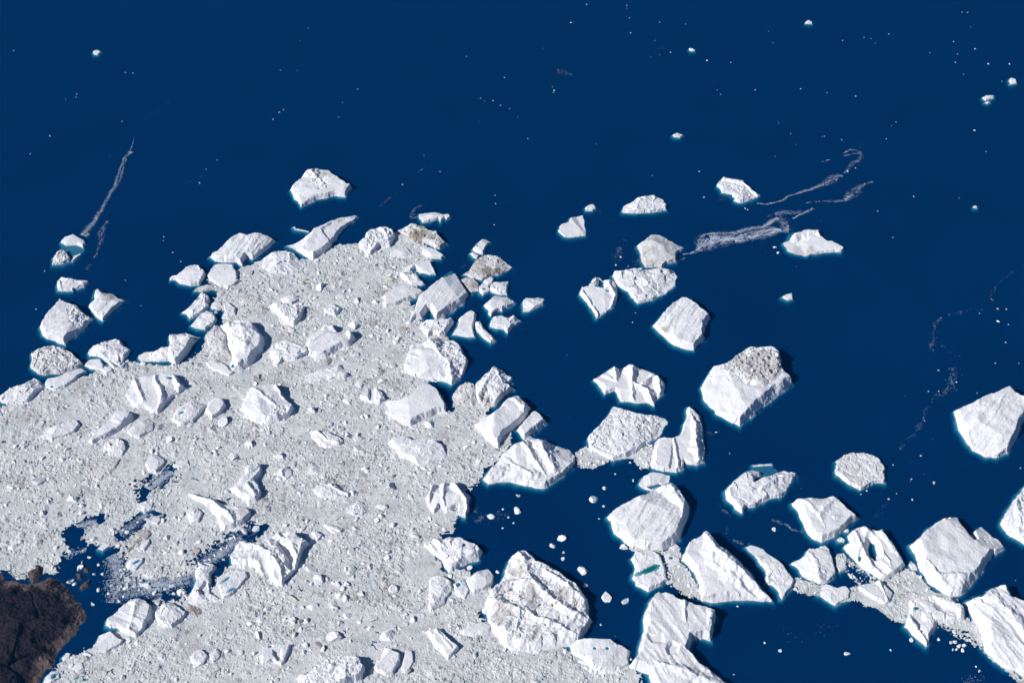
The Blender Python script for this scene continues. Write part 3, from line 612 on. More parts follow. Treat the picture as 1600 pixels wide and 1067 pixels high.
# open water, upper middle
I('D','flat kite shaped floe with turquoise left tip beside a tiny berg',[(112,432),(130,395),(178,382),(180,357),(250,340),(263,385),(267,457),(230,464),(150,462)],8,'smooth',name='ice_floe',cat='ice floe',g='w',facet=1,und=.4)
I('D','tiny notched berg just above the flat kite shaped floe',[(265,300),(290,285),(310,280),(325,305),(305,320),(268,320)],6,'lumpy',g='w')
I('D','loaf shaped rough berg with ribbed top in the upper middle water',[(470,320),(485,283),(520,263),(570,238),(650,230),(692,250),(717,285),(714,312),(640,327),(560,332),(480,332)],15,'lumpy',g='w',und=.5,ridge=[([(570,250,18),(550,310,12)],.9),([(650,240,18),(640,310,12)],.9)])
I('D','slanting rough berg with a long crest beside faint foam in upper right water',[(998,180),(1015,145),(1040,123),(1080,133),(1140,148),(1180,185),(1237,220),(1220,242),(1170,267),(1120,274),(1095,264),(1110,250),(1085,245),(1080,232),(1020,217),(1015,197)],17,'rubble',amp=.6,g='w',und=.4,ridge=[([(1035,135,20),(1140,160,21),(1215,220,10)],.9)])
I('D','five sided dirty streaked berg above the wide rough berg',[(557,505),(590,488),(635,443),(690,448),(760,488),(810,518),(775,557),(770,602),(720,612),(690,634),(600,630),(580,600),(570,550)],23,'groove',ang=32,g='w',dirt=.42)
I('D','hollow crater berg with a raised rim and dark teal pool',[(235,780,1.3),(245,743),(280,738),(300,700),(320,678),(350,688),(365,700),(400,693),(430,713),(442,790),(420,852,1.6),(350,902),(332,915,1.3),(290,850,1.3)],15,'smooth',g='w',facet=2,ridge=[([(248,755,24),(300,840,22),(335,895,15)],1.5),([(305,720,18),(330,690,19)],1.3),([(395,705,22),(430,780,19),(410,850,13)],1.2)],cut=[([(345,710),(365,715),(372,752),(335,745)],-3,1.5)],pools=[(390,762,9,6,10,'t')])
I('D','wide rough white berg with ice rubble top beside the crater berg',[(415,675),(450,655),(520,638),(590,638),(690,633),(747,638),(772,680),(762,735,1.8),(700,782,1.8),(640,812),(555,832),(520,800),(510,770),(440,730)],21,'lumpy',g='w',dirt=.12,pools=[(752,655,10,8,60,'t')])
I('D','grooved slab berg with bluish crevasse stripes along its left flank',[(642,945,1.3),(690,890),(740,840),(790,798),(840,803),(900,848),(962,910),(930,962,1.6),(920,1000),(928,1032),(890,1070),(880,1082),(865,1097,1.3),(760,1067,1.3),(680,1000,1.3),(650,970,1.3)],27,'groove',ang=58,g='w',facet=1,dpatch=[(710,970,25,.6)],tilt=(.03,.02))
I('D','tiny lonely berg in open water right of the grooved slab berg',[(1360,800),(1385,780),(1415,775),(1418,810),(1390,815)],6,'lumpy',g='w')
I('P','berg shaped like a flatiron with a dirty ribbed edge beside the big brash slick',[(762,835),(800,810),(830,765),(900,738),(975,730),(1022,733),(1040,790),(1080,820),(1120,825),(1170,850),(1207,875),(1180,897),(1060,902),(1000,912),(920,922),(850,917),(790,892)],13,'smooth',g='w',und=.4,ridge=[([(850,770,22),(930,745,23),(1010,745,22),(1035,800,14)],.8)],dpatch=[(870,890,80,.4),(960,890,50,.5)],shelf=[([(770,830),(810,760),(850,750),(830,790)],3)])
I('R','large lone rounded berg with a rubbly crest in the upper left water',[(143,780),(170,755),(215,704),(260,700),(300,704),(340,740),(385,765),(402,785),(370,822),(330,817),(290,827),(250,832),(220,847),(190,860),(180,842),(160,827),(150,800)],26,'smooth',g='w',und=.35,rub=[[(215,720),(260,705),(310,775),(255,785)]],dpatch=[(270,735,35,.45)],ridge=[([(230,715,30),(290,770,24)],.5)])
I('Q','tiny split berg alone in the dark water at far upper left',[(518,290),(530,282),(545,280),(563,292),(545,307),(525,306)],6,'lumpy',g='w',und=.3)
I('O','tiny oval berg near the top edge in the upper right water',[(688,95),(700,84),(718,92),(716,101),(690,101)],6,'lumpy',g='w')
I('O','tiny flat diamond berg by itself above the slanting rough berg',[(137,563),(155,554),(179,562),(165,574),(145,572)],5,'smooth',g='w',und=.3)
I('O','small oblong berg with a little companion below near the right edge',[(1425,410),(1440,398),(1475,397),(1473,410),(1440,421)],6,'lumpy',g='w')
I('O','tiny lens shaped floe directly below the small oblong berg',[(1436,429),(1448,423),(1460,428),(1448,434)],3,'smooth',name='ice_floe',cat='ice floe',g='w')
I('O','small square greyish berg hugging the upper right picture edge',[(1537,335),(1545,326),(1566,330),(1568,348),(1545,353)],7,'lumpy',g='w',dirt=.2)
I('O','tiny triple lump of white ice by scattered specks, upper middle right',[(203,206),(208,200),(220,205),(230,210),(228,214),(212,214)],4,'lumpy',name='ice_lump',cat='ice lump',g='w')
I('O','tiny dark topped block floating alone at right above the long curved streak',[(1388,860),(1396,857),(1406,860),(1404,868),(1391,868)],4,'lumpy',name='ice_lump',cat='ice lump',g='w',dirt=.3)
# right half
I('H','sharp finned white berg with scooped ridges like a crumpled crown',[(165,190),(215,155),(285,110),(320,118),(385,103),(440,128),(500,153),(530,163),(567,210),(557,262),(525,292),(505,337),(470,317),(400,320),(315,307),(300,270),(285,250),(235,274),(215,240)],16,'smooth',g='w',und=.45,facet=3,sl=(1.6,3),ridge=[([(285,120,30),(300,190,22),(225,160,20)],1.1),([(385,112,36),(380,200,28),(390,310,14)],1.),([(390,200,28),(470,240,26),(500,325,14)],1.),([(525,170,28),(545,250,18)],1.),([(445,200,26),(500,160,26)],1.1)])
I('H','largest berg of the middle water with a dirty rubble back and bright left cliff',[(762,240,1.2),(780,180,1.3),(830,110),(900,98),(960,48),(1030,3),(1165,1),(1207,40),(1217,130),(1257,165),(1280,210,1.5),(1200,272,1.3),(1120,332,1.3),(1025,417,1.3),(980,449,1.3),(900,405,1.3),(850,380,1.3),(790,310,1.2)],42,'smooth',g='w',facet=1,tilt=(0,.0),dpatch=[(1080,120,150,.5),(960,110,80,.45),(1160,150,80,.5),(1000,60,60,.35)],blocks=([(900,120),(1040,20),(1200,40),(1200,140),(1130,200),(1000,190)],46,5.5),rub=[[(880,120),(1030,15),(1195,15),(1215,140),(1140,230),(1080,200),(1010,210),(930,180)]],sub=[([(930,110),(1040,15),(1195,15),(1215,150),(1120,220),(1010,200)],46,.6)])
I('H','square rubble topped white berg above the grey brash bridge',[(132,520),(160,480),(250,378),(285,326),(325,338),(410,378),(470,376),(560,390),(584,430,1.5),(540,492,1.4),(470,547,1.4),(410,590),(340,622),(285,637),(220,612),(150,572)],24,'rubble',g='w',amp=.65)
I('H','tall curved fin berg with a low flat foot at left',[(685,350),(692,333),(760,383),(772,450),(787,580),(782,650),(745,667),(690,657),(672,642),(665,682),(635,707),(560,697),(500,682),(485,662),(490,590),(505,550),(535,508),(615,510),(650,490),(690,395)],15,'smooth',g='w',facet=1,ridge=[([(695,345,17),(735,430,30),(740,560,33),(760,640,18)],.95),([(615,515,22),(645,690,17)],1.1)],sub=[([(500,560),(540,515),(612,515),(600,690),(500,675)],18,1.2)],dpatch=[(725,590,40,.3)])
I('H','low flat floe with a dark hollow between the fin berg and broad triangular berg',[(420,770),(450,720),(500,698),(590,718),(592,760),(540,777),(490,807),(440,792)],6,'smooth',name='ice_floe',cat='ice floe',g='w',cut=[([(470,785),(530,770),(545,775),(490,795)],-2,1.5)],und=.4)
I('M','broad triangular berg with wavy snow folds above the teal pool berg',[(158,203),(220,158),(300,118),(400,73),(480,48),(515,63),(540,93),(582,160),(562,240,1.6),(530,332,1.5),(480,372),(440,392),(340,382,1.4),(270,367,1.4),(190,302,1.4),(178,240,1.4)],38,'groove',ang=55,amp=.8,g='w',facet=3,ridge=[([(480,60,42),(555,170,38),(530,310,24)],.5)])
I('H','long gouged berg with an open bay on its upper side and bright left face',[(902,800,1.3),(925,763),(1000,708),(1045,683),(1100,693),(1095,722),(1060,738),(1062,757),(1120,730),(1190,702),(1240,688),(1302,703),(1302,722),(1250,782),(1245,807),(1195,842),(1150,852),(1060,892),(1010,902),(995,931,1.3),(950,902,1.3),(905,850,1.3)],20,'lumpy',amp=.7,g='w',ridge=[([(1020,700,24),(930,770,22)],.7),([(1090,790,26),(1180,740,24),(1290,712,13)],.8)],shelf=[([(1050,670),(1180,680),(1200,705),(1100,730)],3)])
I('H','thin white sliver of ice across the bay mouth of the gouged berg',[(1055,664),(1090,660),(1160,656),(1160,664),(1100,668),(1060,671)],2.5,'smooth',name='ice_floe',cat='ice floe',g='s')
I('I','big pale boulder shaped berg touching the right edge in midwater',[(1035,205,1.3),(1120,168),(1200,133),(1280,103),(1345,93),(1400,133),(1440,148),(1475,230),(1425,268,1.7),(1392,333,1.6),(1382,373,1.6),(1330,453,1.8),(1270,481),(1210,478),(1140,438,1.2),(1100,388,1.2),(1060,333,1.2),(1045,270,1.2)],38,'groove',ang=48,g='w',facet=3,tilt=(0,.04),amp=1.1)
I('I','round grey disc of fine rubble floating alone',[(373,525),(385,490),(440,458),(510,453),(580,458),(632,495),(652,550),(642,617),(580,627),(510,660),(450,627),(380,580)],14,'rubble',g='w',facet=0,tilt=(0,0),amp=.8,dirt=.33,sl=(2.5,4))
I('I','wedge berg with steep white left face and a ridge running to its right tip',[(135,730,1.2),(165,706),(230,708),(300,703),(370,690),(430,745),(502,800),(480,832,1.5),(450,852,1.4),(440,872,1.4),(370,917,1.4),(300,951,1.2),(245,932,1.1),(200,860,1.1),(160,780,1.1)],28,'smooth',g='w',facet=2,ridge=[([(200,712,32),(285,790,31),(330,900,22)],.5),([(285,790,31),(380,700,29)],.35),([(370,810,27),(490,803,18)],.5)])
I('I','white berg cut by the right edge below the boulder shaped berg',[(1297,830,1.2),(1350,740),(1390,680),(1423,625),(1470,598),(1560,700),(1560,900),(1470,980),(1423,963,1.3),(1330,902,1.2),(1300,862,1.2)],32,'lumpy',g='w',facet=3,ridge=[([(1380,720,38),(1400,850,32)],.5)])
I('N','berg pierced by an oval hole showing deep teal water',[(445,270),(480,240),(465,205),(500,168),(565,148),(600,168),(640,188),(660,166),(690,203),(740,270),(772,320),(798,390),(730,442),(680,462),(640,457),(580,422),(520,372),(460,312)],24,'smooth',g='b',facet=2,cut=[([(590,255),(610,265),(632,320),(620,350),(600,340),(585,290)],-4,1.3)],pools=[(533,343,8,13,-20,'t')],ridge=[([(510,185,30),(545,290,28),(600,380,24),(690,440,15)],.9),([(570,160,34),(650,270,32),(720,390,22)],.8),([(660,178,30),(760,330,22)],.5)])
I('N','great heart shaped berg with a deep shaded notch in its upper edge',[(825,260,1.4),(870,228),(930,153),(1000,113),(1105,91),(1130,140,4),(1195,232,4),(1188,180,4),(1245,136),(1342,213),(1368,280,1.6),(1300,332,1.4),(1240,432,1.4),(1200,472,1.4),(1120,553,1.4),(1060,567,1.4),(980,522,1.4),(920,482,1.4),(880,400,1.4),(850,320,1.4)],40,'smooth',g='b',facet=2,und=.5,cut=[([(1100,95),(1140,130),(1195,225),(1200,240),(1180,235),(1110,150)],2,3.)],ridge=[([(900,340,40),(1000,440,38),(1130,440,36)],.5)])
I('N','white berg with radial ribs and a small pit left of the pierced berg',[(135,365),(200,328),(240,293),(340,260),(366,290),(367,330),(397,420),(380,452),(330,482),(290,492),(210,452),(165,400)],20,'groove',ang=-35,g='b',ridge=[([(250,320,22),(300,400,24),(285,480,14)],.6)])
I('N','smooth low white floe in front of the brash band below the ribbed berg',[(300,500),(340,488),(400,513),(450,503),(477,530),(467,577),(390,617),(340,592),(290,557)],10,'lumpy',g='b',amp=.6,name='ice_floe',cat='ice floe')
I('N','wedge shaped block riding in the brash below the pierced berg',[(520,510),(570,488),(620,478),(660,466),(727,540,1.5),(712,602,1.5),(680,614),(620,592),(560,552)],17,'smooth',g='b',ridge=[([(650,475,22),(700,590,15)],1.),([(560,500,14),(620,570,12)],.7)])
I('N','ragged berg with a sunken pit and a pointed prow facing the dark sea',[(815,580),(880,573),(950,548),(1060,573),(1132,610),(1142,700),(1060,722),(980,727,1.5),(940,802,1.4),(920,856),(870,812,1.2),(800,742,1.2),(810,690),(830,640)],18,'lumpy',g='b',ridge=[([(825,590,26),(850,700,26),(920,840,12)],1.),([(960,560,22),(1110,610,24),(1120,690,18)],.6)],cut=[([(850,690),(890,680),(905,715),(880,730)],6,1.)],pools=[(860,632,14,8,0,'t')])
I('N','huge white berg filling the lower right corner with long sweeping folds',[(1145,600,1.4),(1190,563),(1252,560),(1280,508),(1400,488),(1425,558),(1490,578),(1640,560),(1680,1040),(1487,1042),(1430,992),(1390,982),(1320,942),(1255,872,1.3),(1250,822,1.3),(1190,700,1.3)],40,'groove',ang=-55,g='b',amp=1.1,facet=3,ridge=[([(1290,530,46),(1400,650,46),(1500,780,40)],.45)],shelf=[([(1190,560),(1255,550),(1250,590),(1200,590)],3)])
I('N','little spiked lump by the left foot of the heart shaped berg',[(818,380),(835,358),(862,385),(867,412),(830,407)],6,'lumpy',name='ice_lump',cat='ice lump',g='s',und=.4)
I('N','small oval floe floating between the wedge berg and the ribbed berg',[(403,233),(420,219),(447,230),(442,247),(412,247)],3,'rubble',name='ice_floe',cat='ice floe',g='s',dirt=.2)
I('N','tiny white lump at the lower right toe of the steep faced wedge berg',[(443,180),(455,170),(472,176),(468,190),(448,192)],4,'smooth',name='ice_lump',cat='ice lump',g='s')
I('N','grey crumbly ice heap at the left foot of the pierced berg',[(385,340),(410,308),(442,308),(462,340),(452,400),(420,422),(395,392)],8,'rubble',g='b',dirt=.3,name='ice_floe',cat='ice floe')
I('M','long hooked berg lying in the blue shadow of the white pyramid berg',[(868,375),(900,358),(950,373),(1030,443),(1082,490),(1112,540),(1100,582),(1045,637),(1030,602),(1000,572),(975,562),(970,500),(920,430)],16,'lumpy',g='b',amp=.7,und=.45)
I('M','great white pyramid berg with one long knife ridge',[(548,400),(570,353),(620,313),(665,294),(692,312),(750,362,1.2),(815,408,1.2),(880,478,1.2),(950,572,1.3),(1005,655),(930,647,1.3),(860,642,1.2),(760,652,1.2),(690,657,1.2),(640,642),(625,560),(600,500),(570,470),(540,440)],34,'smooth',g='b',facet=2,amp=.9,tilt=(.02,.05),ridge=[([(665,305,44),(720,390,62),(830,470,54),(930,560,36),(1000,648,8)],.62),([(790,500,46),(880,610,22)],.5)])
I('M','pale berg split by a long teal melt channel',[(280,430),(310,393),(370,383),(420,398),(440,440),(460,500),(472,550),(400,582,1.3),(365,603,1.3),(310,572,1.3),(290,532),(305,480)],15,'lumpy',g='b',amp=.6,facet=1,tilt=(0,0),pools=[(378,485,62,13,28,'t')],und=.5)
I('M','small dirty floe between the teal channel berg and the pyramid berg',[(445,410),(490,393),(525,408),(528,457),(480,482),(455,472)],6,'smooth',name='ice_floe',cat='ice floe',g='b',dirt=.2,pools=[(485,428,10,6,20,'t')])
I('M','little flat slab just above the small dirty floe',[(475,375),(510,358),(528,375),(500,394)],5,'smooth',name='ice_floe',cat='ice floe',g='s')
I('M','huge blocky berg running off the bottom edge with a sunlit hooked arm',[(355,700),(375,640),(415,596),(470,603),(540,638),(640,668),(717,703,4),(697,790),(686,853),(645,837),(590,852),(575,887),(640,952,1.4),(720,1012,1.3),(810,1072,1.3),(900,1150),(420,1150),(370,1022),(265,987),(320,900),(345,780)],36,'groove',ang=-62,g='b',amp=.8,facet=2,tilt=(-.03,.02),ridge=[([(545,650,42),(560,760,36)],1.),([(690,705,42),(660,830,24)],.9),([(420,960,38),(560,1000,40),(760,1090,34)],.5)],cut=[([(470,900),(490,870),(520,880),(510,915),(480,920)],20,.9),([(380,830),(430,820),(440,855),(395,860)],24,.7)])
I('M','smooth broad berg with two bright blue melt pools by the brash corner',[(-30,850),(0,840),(80,833),(180,838),(230,868),(272,890),(262,972,1.6),(220,1002),(150,1012),(80,1002),(40,952),(-15,925)],22,'smooth',facet=2,pools=[(97,888,6,5,0,'b'),(160,888,8,6,0,'b')])
I('L','giant crevassed berg of tangled ridges, the roughest in view',[(645,700),(640,650),(690,570),(740,508),(780,408),(830,388),(860,383),(892,408),(912,450),(990,473),(1060,518),(1130,578),(1167,640),(1172,720),(1192,752),(1150,822),(1130,847),(1100,872,.9),(1000,892,.7),(900,902,.7),(800,907,.7),(740,882,.7),(690,822,.9),(670,760)],27,'crev',facet=1,tilt=(0,0),dirt=.16,amp=.95,ridge=[([(700,650,28),(830,690,36),(990,760,34),(1120,830,26)],.75),([(830,420,30),(880,540,38),(960,610,40),(1060,690,38),(1160,730,30)],.75),([(690,600,26),(740,560,28),(880,540,38)],.8),([(960,500,32),(1060,560,34),(1140,640,30)],.8),([(830,690,36),(800,800,28),(740,860,18)],.8)],dpatch=[(825,500,45,.5),(880,625,55,.5),(740,705,55,.5),(1050,620,45,.45),(900,820,50,.35)],blocks=([(700,600),(820,440),(1100,620),(1130,760),(760,850)],24,5))
I('L','wedge of white ice jutting into the still bay with a long lower face',[(345,370),(380,323),(430,328),(480,318),(550,328),(610,358),(632,400),(620,437,1.4),(560,452,1.3),(500,487,1.3),(455,503,1.3),(430,440),(380,410)],26,'lumpy',facet=3,ridge=[([(385,335,26),(470,395,24),(610,375,20)],.7)])
I('L','spiky white berg with three prongs on the west side of the still bay',[(340,120),(365,88),(370,53),(430,43),(490,40),(530,88),(570,110),(562,182),(547,228),(510,212),(510,170),(450,197),(410,165),(382,208),(350,160)],20,'smooth',facet=3,ridge=[([(375,65,26),(355,130,20)],1.),([(440,55,30),(430,120,24),(445,190,14)],1.),([(490,50,30),(555,130,26),(545,215,14)],1.),([(395,150,18),(385,195,12)],1.2)])
I('L','lumpy pale berg in the pack left of the blue pooled hollow',[(365,560),(385,518),(430,513),(475,548),(480,600),(440,640),(440,667),(370,707),(355,682),(365,620)],16,'lumpy')
I('L','smooth ramp shaped berg above the notch by the giant crevassed berg',[(550,540),(600,498),(660,480),(692,520),(680,562),(640,597),(590,612),(560,592)],17,'smooth',facet=3)
I('L','small white hollow block with a bright blue pool',[(480,560),(540,528),(567,600),(540,642),(490,602)],10,'lumpy',pools=[(512,563,10,9,0,'b')])
I('L','smooth low white loaf pressed against the giant crevassed berg left side',[(523,795),(560,763),(640,748),(680,768),(672,812),(600,827),(535,827)],11,'smooth',facet=2,sl=(.9,1.6))
I('L','oblong tilted plank of ice in the lower pack middle',[(340,805,1.2),(370,788),(420,788),(455,828),(517,880),(502,912,1.6),(455,957,1.2),(420,912,1.2),(380,867,1.2)],17,'smooth',facet=2,ridge=[([(400,795,18),(470,880,18)],.6)])
I('L','squarish plank berg with a dark green pool along its left side',[(75,987),(105,940),(135,878),(217,915),(212,962),(180,1022),(140,1032),(95,1017)],18,'groove',ang=50,facet=1,dirt=.15,pools=[(98,935,8,26,-30,'t')])
I('L','smooth grey slab leaning right of the squarish plank berg',[(215,1000),(240,898),(277,900),(282,962),(250,1012)],8,'smooth',facet=1,name='ice_floe',cat='ice floe')
I('U','shaggy domed berg on the bottom edge throwing a deep blue shadow',[(330,960),(400,900),(460,880),(530,828),(610,788),(700,758),(780,756),(870,778),(915,870),(885,965),(800,1015),(600,1060),(400,1060)],27,'crev',facet=2,amp=.8)
I('U','hollowed berg with two dark pits on the bottom left of the pack',[(0,772),(60,688),(130,678),(220,668),(292,668),(292,702),(240,835),(210,852),(140,822),(60,842),(10,822)],15,'smooth',facet=1,cut=[([(150,740),(205,735),(205,800),(180,815),(155,770)],2,2.),([(15,790),(45,790),(45,825),(20,815)],2,2.)],pools=[(118,690,10,6,10,'t')])
I('K','massive crevassed berg with a smooth shaded left slope beside the inner lead',[(397,740),(420,690),(450,648),(520,653),(580,658),(640,633),(680,598),(740,588),(790,593),(842,640),(888,650),(870,692),(835,752),(810,832),(740,902),(725,942),(700,937),(640,892),(620,872),(570,842,1.3),(500,812,1.3),(400,797,1.4)],30,'lumpy',facet=3,ridge=[([(460,655,30),(560,680,34),(640,720,42),(700,800,34),(720,920,16)],.8),([(690,610,40),(780,700,38),(800,810,24)],.9),([(410,780,22),(560,835,20)],1.1)],cut=[([(700,680),(740,690),(790,760),(790,830),(760,830),(750,760)],8,1.6)],pools=[(622,868,9,14,20,'t')])
I('K','long sharp berg with a dazzling bare slope pointing up left',[(130,365),(155,348),(220,368),(290,398),(380,428),(450,438),(520,458),(527,490),(480,552),(420,582,1.2),(350,597,1.1),(320,562,1.1),(300,502,1.1),(230,432,1.1)],18,'smooth',facet=2,ridge=[([(150,360,14),(290,410,28),(400,490,30),(430,560,22)],.75),([(430,445,20),(510,475,18)],.8)],dpatch=[(470,480,40,.4),(250,440,25,.5)])
I('K','jumbled stack of blue shadowed peaks left of the pack middle',[(385,340,1.2),(440,278),(480,248),(490,198),(540,162),(582,180),(592,240),(560,290),(597,360),(560,417),(510,427,1.2),(450,382,1.2)],22,'crev',facet=2,amp=.7,ridge=[([(400,335,22),(510,410,24)],1.1),([(500,205,28),(560,175,30)],.8),([(500,300,30),(540,360,28)],.9)])
I('K','ribbed rounded lump just left of the long sharp dazzling berg',[(130,500),(150,448),(190,443),(222,480),(202,542),(150,552)],12,'lumpy')
I('K','cracked slab with blue veins between the inner lead and the pack',[(310,880),(370,848),(440,828),(490,838),(507,880),(470,932),(400,992),(350,1007),(325,952)],13,'lumpy',amp=.5,facet=1,pools=[(370,888,26,5,50,'b'),(403,952,26,5,38,'b')])
I('K','folded white berg with a deep blue shaded cleft on the inner lead shore',[(115,1022),(150,970),(185,900),(170,828),(230,787),(290,788),(310,820),(270,870),(270,962),(332,1022),(250,1037),(160,1042)],17,'lumpy',ridge=[([(190,960,24),(260,910,26)],.9),([(220,800,24),(290,810,20)],.7)],cut=[([(205,960),(250,915),(265,960),(240,990)],5,1.3)])
I('K','white hogback berg with a rough dark crest right of the jumbled stack',[(905,330),(950,298),(1020,293),(1080,318),(1142,350),(1120,392),(1040,397),(960,387),(915,367)],15,'lumpy',ridge=[([(1010,300,19),(1080,345,17),(1130,360,12)],1.)])
I('K','round rubbly nub with a teal fleck below right of the white hogback',[(1105,470),(1130,428),(1200,406),(1247,430),(1247,472),(1200,502),(1150,497)],11,'rubble',dirt=.2,pools=[(1175,482,12,4,10,'t')])
I('K','bone shaped white floe right of the massive crevassed berg',[(978,550),(1010,546),(1087,578),(1082,602),(1040,617),(1000,592)],8,'smooth',ridge=[([(990,555,10),(1075,588,10)],.9)],name='ice_floe',cat='ice floe')
I('K','small split peak between the massive crevassed berg and the bone shaped floe',[(903,600),(925,593),(972,620),(930,662)],11,'lumpy',ridge=[([(915,600,14),(930,650,10)],1.2)])
I('K','small rounded white cake right of the dark narrow lead head',[(485,55),(500,28),(540,23),(547,60),(510,82)],7,'smooth',name='ice_floe',cat='ice floe')
I('K','small pale round floe left of and above the jumbled stack',[(380,135),(400,108),(435,108),(442,140),(405,160)],6,'smooth',name='ice_floe',cat='ice floe')
I('K','low oval floe with dirt specks up right of the jumbled stack',[(655,130),(690,108),(732,120),(734,147),(700,157)],6,'rubble',dirt=.25,name='ice_floe',cat='ice floe')
I('K','bumpy white floe with a bluish top, right of the jumbled stack peak',[(668,235),(710,203),(772,208),(777,247),(740,277)],9,'lumpy',name='ice_floe',cat='ice floe')
I('K','pale bean shaped floe at the head of the narrow lead',[(48,190),(80,153),(132,148),(143,190),(100,207)],7,'smooth',name='ice_floe',cat='ice floe')
# pack interior
I('F','big angular berg with a broken right corner casting a square shadow',[(65,550),(80,490),(120,443),(190,433),(260,423),(300,490),(342,530),(357,570),(330,612),(270,642),(200,652,1.2),(130,642,1.1),(80,602,1.1)],30,'smooth',facet=3,ridge=[([(130,450,32),(200,500,34),(260,550,28)],.6),([(265,432,38),(300,500,30)],1.2)],rub=[[(200,600),(250,560),(330,530),(350,600),(260,640)]])
I('F','oval white berg with a dark shaded trench across its top',[(718,490),(760,453),(800,443),(852,478),(865,520),(830,542,1.4),(780,532,1.2),(735,512,1.2)],15,'lumpy',cut=[([(775,465),(800,450),(800,520),(778,520)],4,1.5)],facet=2)
I('F','smooth thick tilted slab with a bright front lip near the pack eastern notch',[(870,530,1.4),(880,508),(940,513),(990,493),(1060,433),(1112,423),(1152,460),(1197,540),(1202,587,2),(1150,592,1.6),(1130,607,1.4),(1005,664,1.4),(960,662,1.3),(880,607,1.3)],30,'smooth',facet=1,amp=.45,tilt=(.0,.02))
I('F','crescent white berg with a dark toothed crest in the pack middle',[(443,690,1.2),(480,673),(530,688),(600,718),(628,740),(612,772),(560,788,1.1),(500,772,1.1),(455,732,1.1)],13,'lumpy',ridge=[([(475,685,18),(540,735,18),(615,750,14)],1.2)])
I('G','rough oblong berg with a bright lower lip and jagged ridged right half',[(28,700,1.2),(70,668),(130,658),(200,688),(270,673),(330,688),(380,718),(400,780),(360,822),(300,862),(265,879,1.2),(200,842,1.2),(100,792,1.2),(60,742,1.2)],19,'crev',facet=2,amp=.6,ridge=[([(45,700,22),(110,780,20),(250,860,15)],1.4)])
I('G','broad berg of the pack eastern shore with a folded rocky looking right side',[(130,240),(150,128),(190,68),(260,48),(330,28),(440,28),(492,68),(512,140),(542,180),(522,242),(482,302),(430,332),(380,312),(310,292),(230,292),(160,272)],28,'smooth',facet=3,amp=1.1,rub=[[(270,40),(450,30),(520,150),(520,240),(440,330),(390,250),(350,120)]],ridge=[([(160,140,22),(300,160,24),(370,280,18)],.6),([(300,50,30),(420,200,30),(440,310,18)],.6)])
I('G','clawed white berg with teal inlets reaching into the open sea',[(580,330),(620,288),(670,248),(700,218),(750,228),(790,268),(832,270),(827,302),(780,332),(832,345),(822,367),(760,422),(710,467),(640,472),(600,442),(585,382)],24,'lumpy',facet=2,und=.5,ridge=[([(700,228,30),(650,320,28),(600,420,20)],.6)],rub=[[(590,400),(680,380),(810,350),(740,430),(650,470)]],dpatch=[(650,430,60,.5),(760,390,40,.4)],shelf=[([(770,310),(825,300),(830,340),(780,345)],2.5)])
I('G','dirty low heap joining the clawed berg to the pack',[(440,400),(480,338),(520,318),(580,328),(600,440),(640,472),(520,472),(450,452)],13,'rubble',dirt=.45)
I('G','long blocky slab berg with a bright cliff facing lower left',[(570,590,1.2),(610,568),(700,508),(780,428),(840,403),(882,418),(937,470),(920,522),(860,592),(780,652),(745,700),(742,757,1.2),(680,712,1.2),(620,652,1.2)],32,'smooth',facet=2,ridge=[([(830,415,36),(920,480,34)],.5)],dpatch=[(880,450,40,.35)])
I('G','square slab split from the long blocky slab by a jagged cleft',[(850,620),(930,522),(962,488),(1012,518),(1043,580,1.5),(1010,612,1.4),(960,642),(900,682)],26,'smooth',facet=1)
I('G','sprawling white berg with deep folds at the head of the still bay',[(635,940),(660,880),(720,818),(760,758),(840,708),(890,698),(930,643),(990,678),(1040,688),(1180,733),(1232,780),(1227,842),(1160,912),(1090,962),(1030,999,1.3),(960,989,1.3),(880,974,1.2),(800,954,1.2),(720,954,1.2),(670,969,1.2)],28,'smooth',facet=3,amp=1.3,ridge=[([(900,710,34),(960,800,38),(1060,950,18)],.7),([(800,830,26),(950,900,34)],.5),([(1000,700,38),(1090,860,36)],.7),([(680,890,24),(790,850,28)],.6)])
I('E','white berg with smooth wind carved ridges and a dark shadowed end',[(697,200),(735,148),(740,103),(790,103),(880,88),(980,88),(1002,140),(1032,150),(1022,182),(960,222),(880,308),(840,302),(810,277),(770,277),(720,242)],24,'smooth',facet=3,ridge=[([(745,115,32),(800,230,26)],.7),([(860,98,34),(900,200,30),(870,295,18)],.8),([(965,95,36),(1015,165,26)],.9)],pools=[(945,108,16,7,-20,'t')])
I('E','shaggy white berg with blue shaded lumps below the wind carved berg',[(960,340),(980,288),(1030,248),(1100,248),(1142,265),(1110,322),(1070,362),(1010,380),(970,362)],21,'crev',facet=2,amp=.6,pools=[(1010,300,14,5,40,'b')])
I('E','smooth rounded knob right beside the shaggy blue shaded berg',[(1140,300),(1150,248),(1200,213),(1242,220),(1257,270),(1230,312),(1180,342)],21,'smooth',facet=4)
I('E','long wedge block with a shaded right edge below the wind carved berg',[(480,460,1.3),(540,398),(610,338),(640,293),(700,288),(742,310),(730,352,1.5),(670,402,1.5),(600,442,1.5),(530,475,1.5),(515,482)],20,'smooth',facet=2,sub=[([(610,340),(640,298),(700,292),(735,315),(720,345),(660,350)],25,1.6)])
I('E','smooth pale block with a dirty right shoulder next to the long wedge block',[(705,405),(750,368),(820,328),(852,350),(852,402),(780,447),(730,442)],14,'smooth',facet=3,dpatch=[(770,400,50,.35)])
I('E','round white berg with dark pits under the long wedge block',[(575,495),(600,458),(650,438),(692,460),(707,500),(680,547),(610,542)],15,'lumpy',pools=[(592,518,8,5,20,'t')],cut=[([(610,465),(650,458),(655,480),(620,485)],6,1.4)])
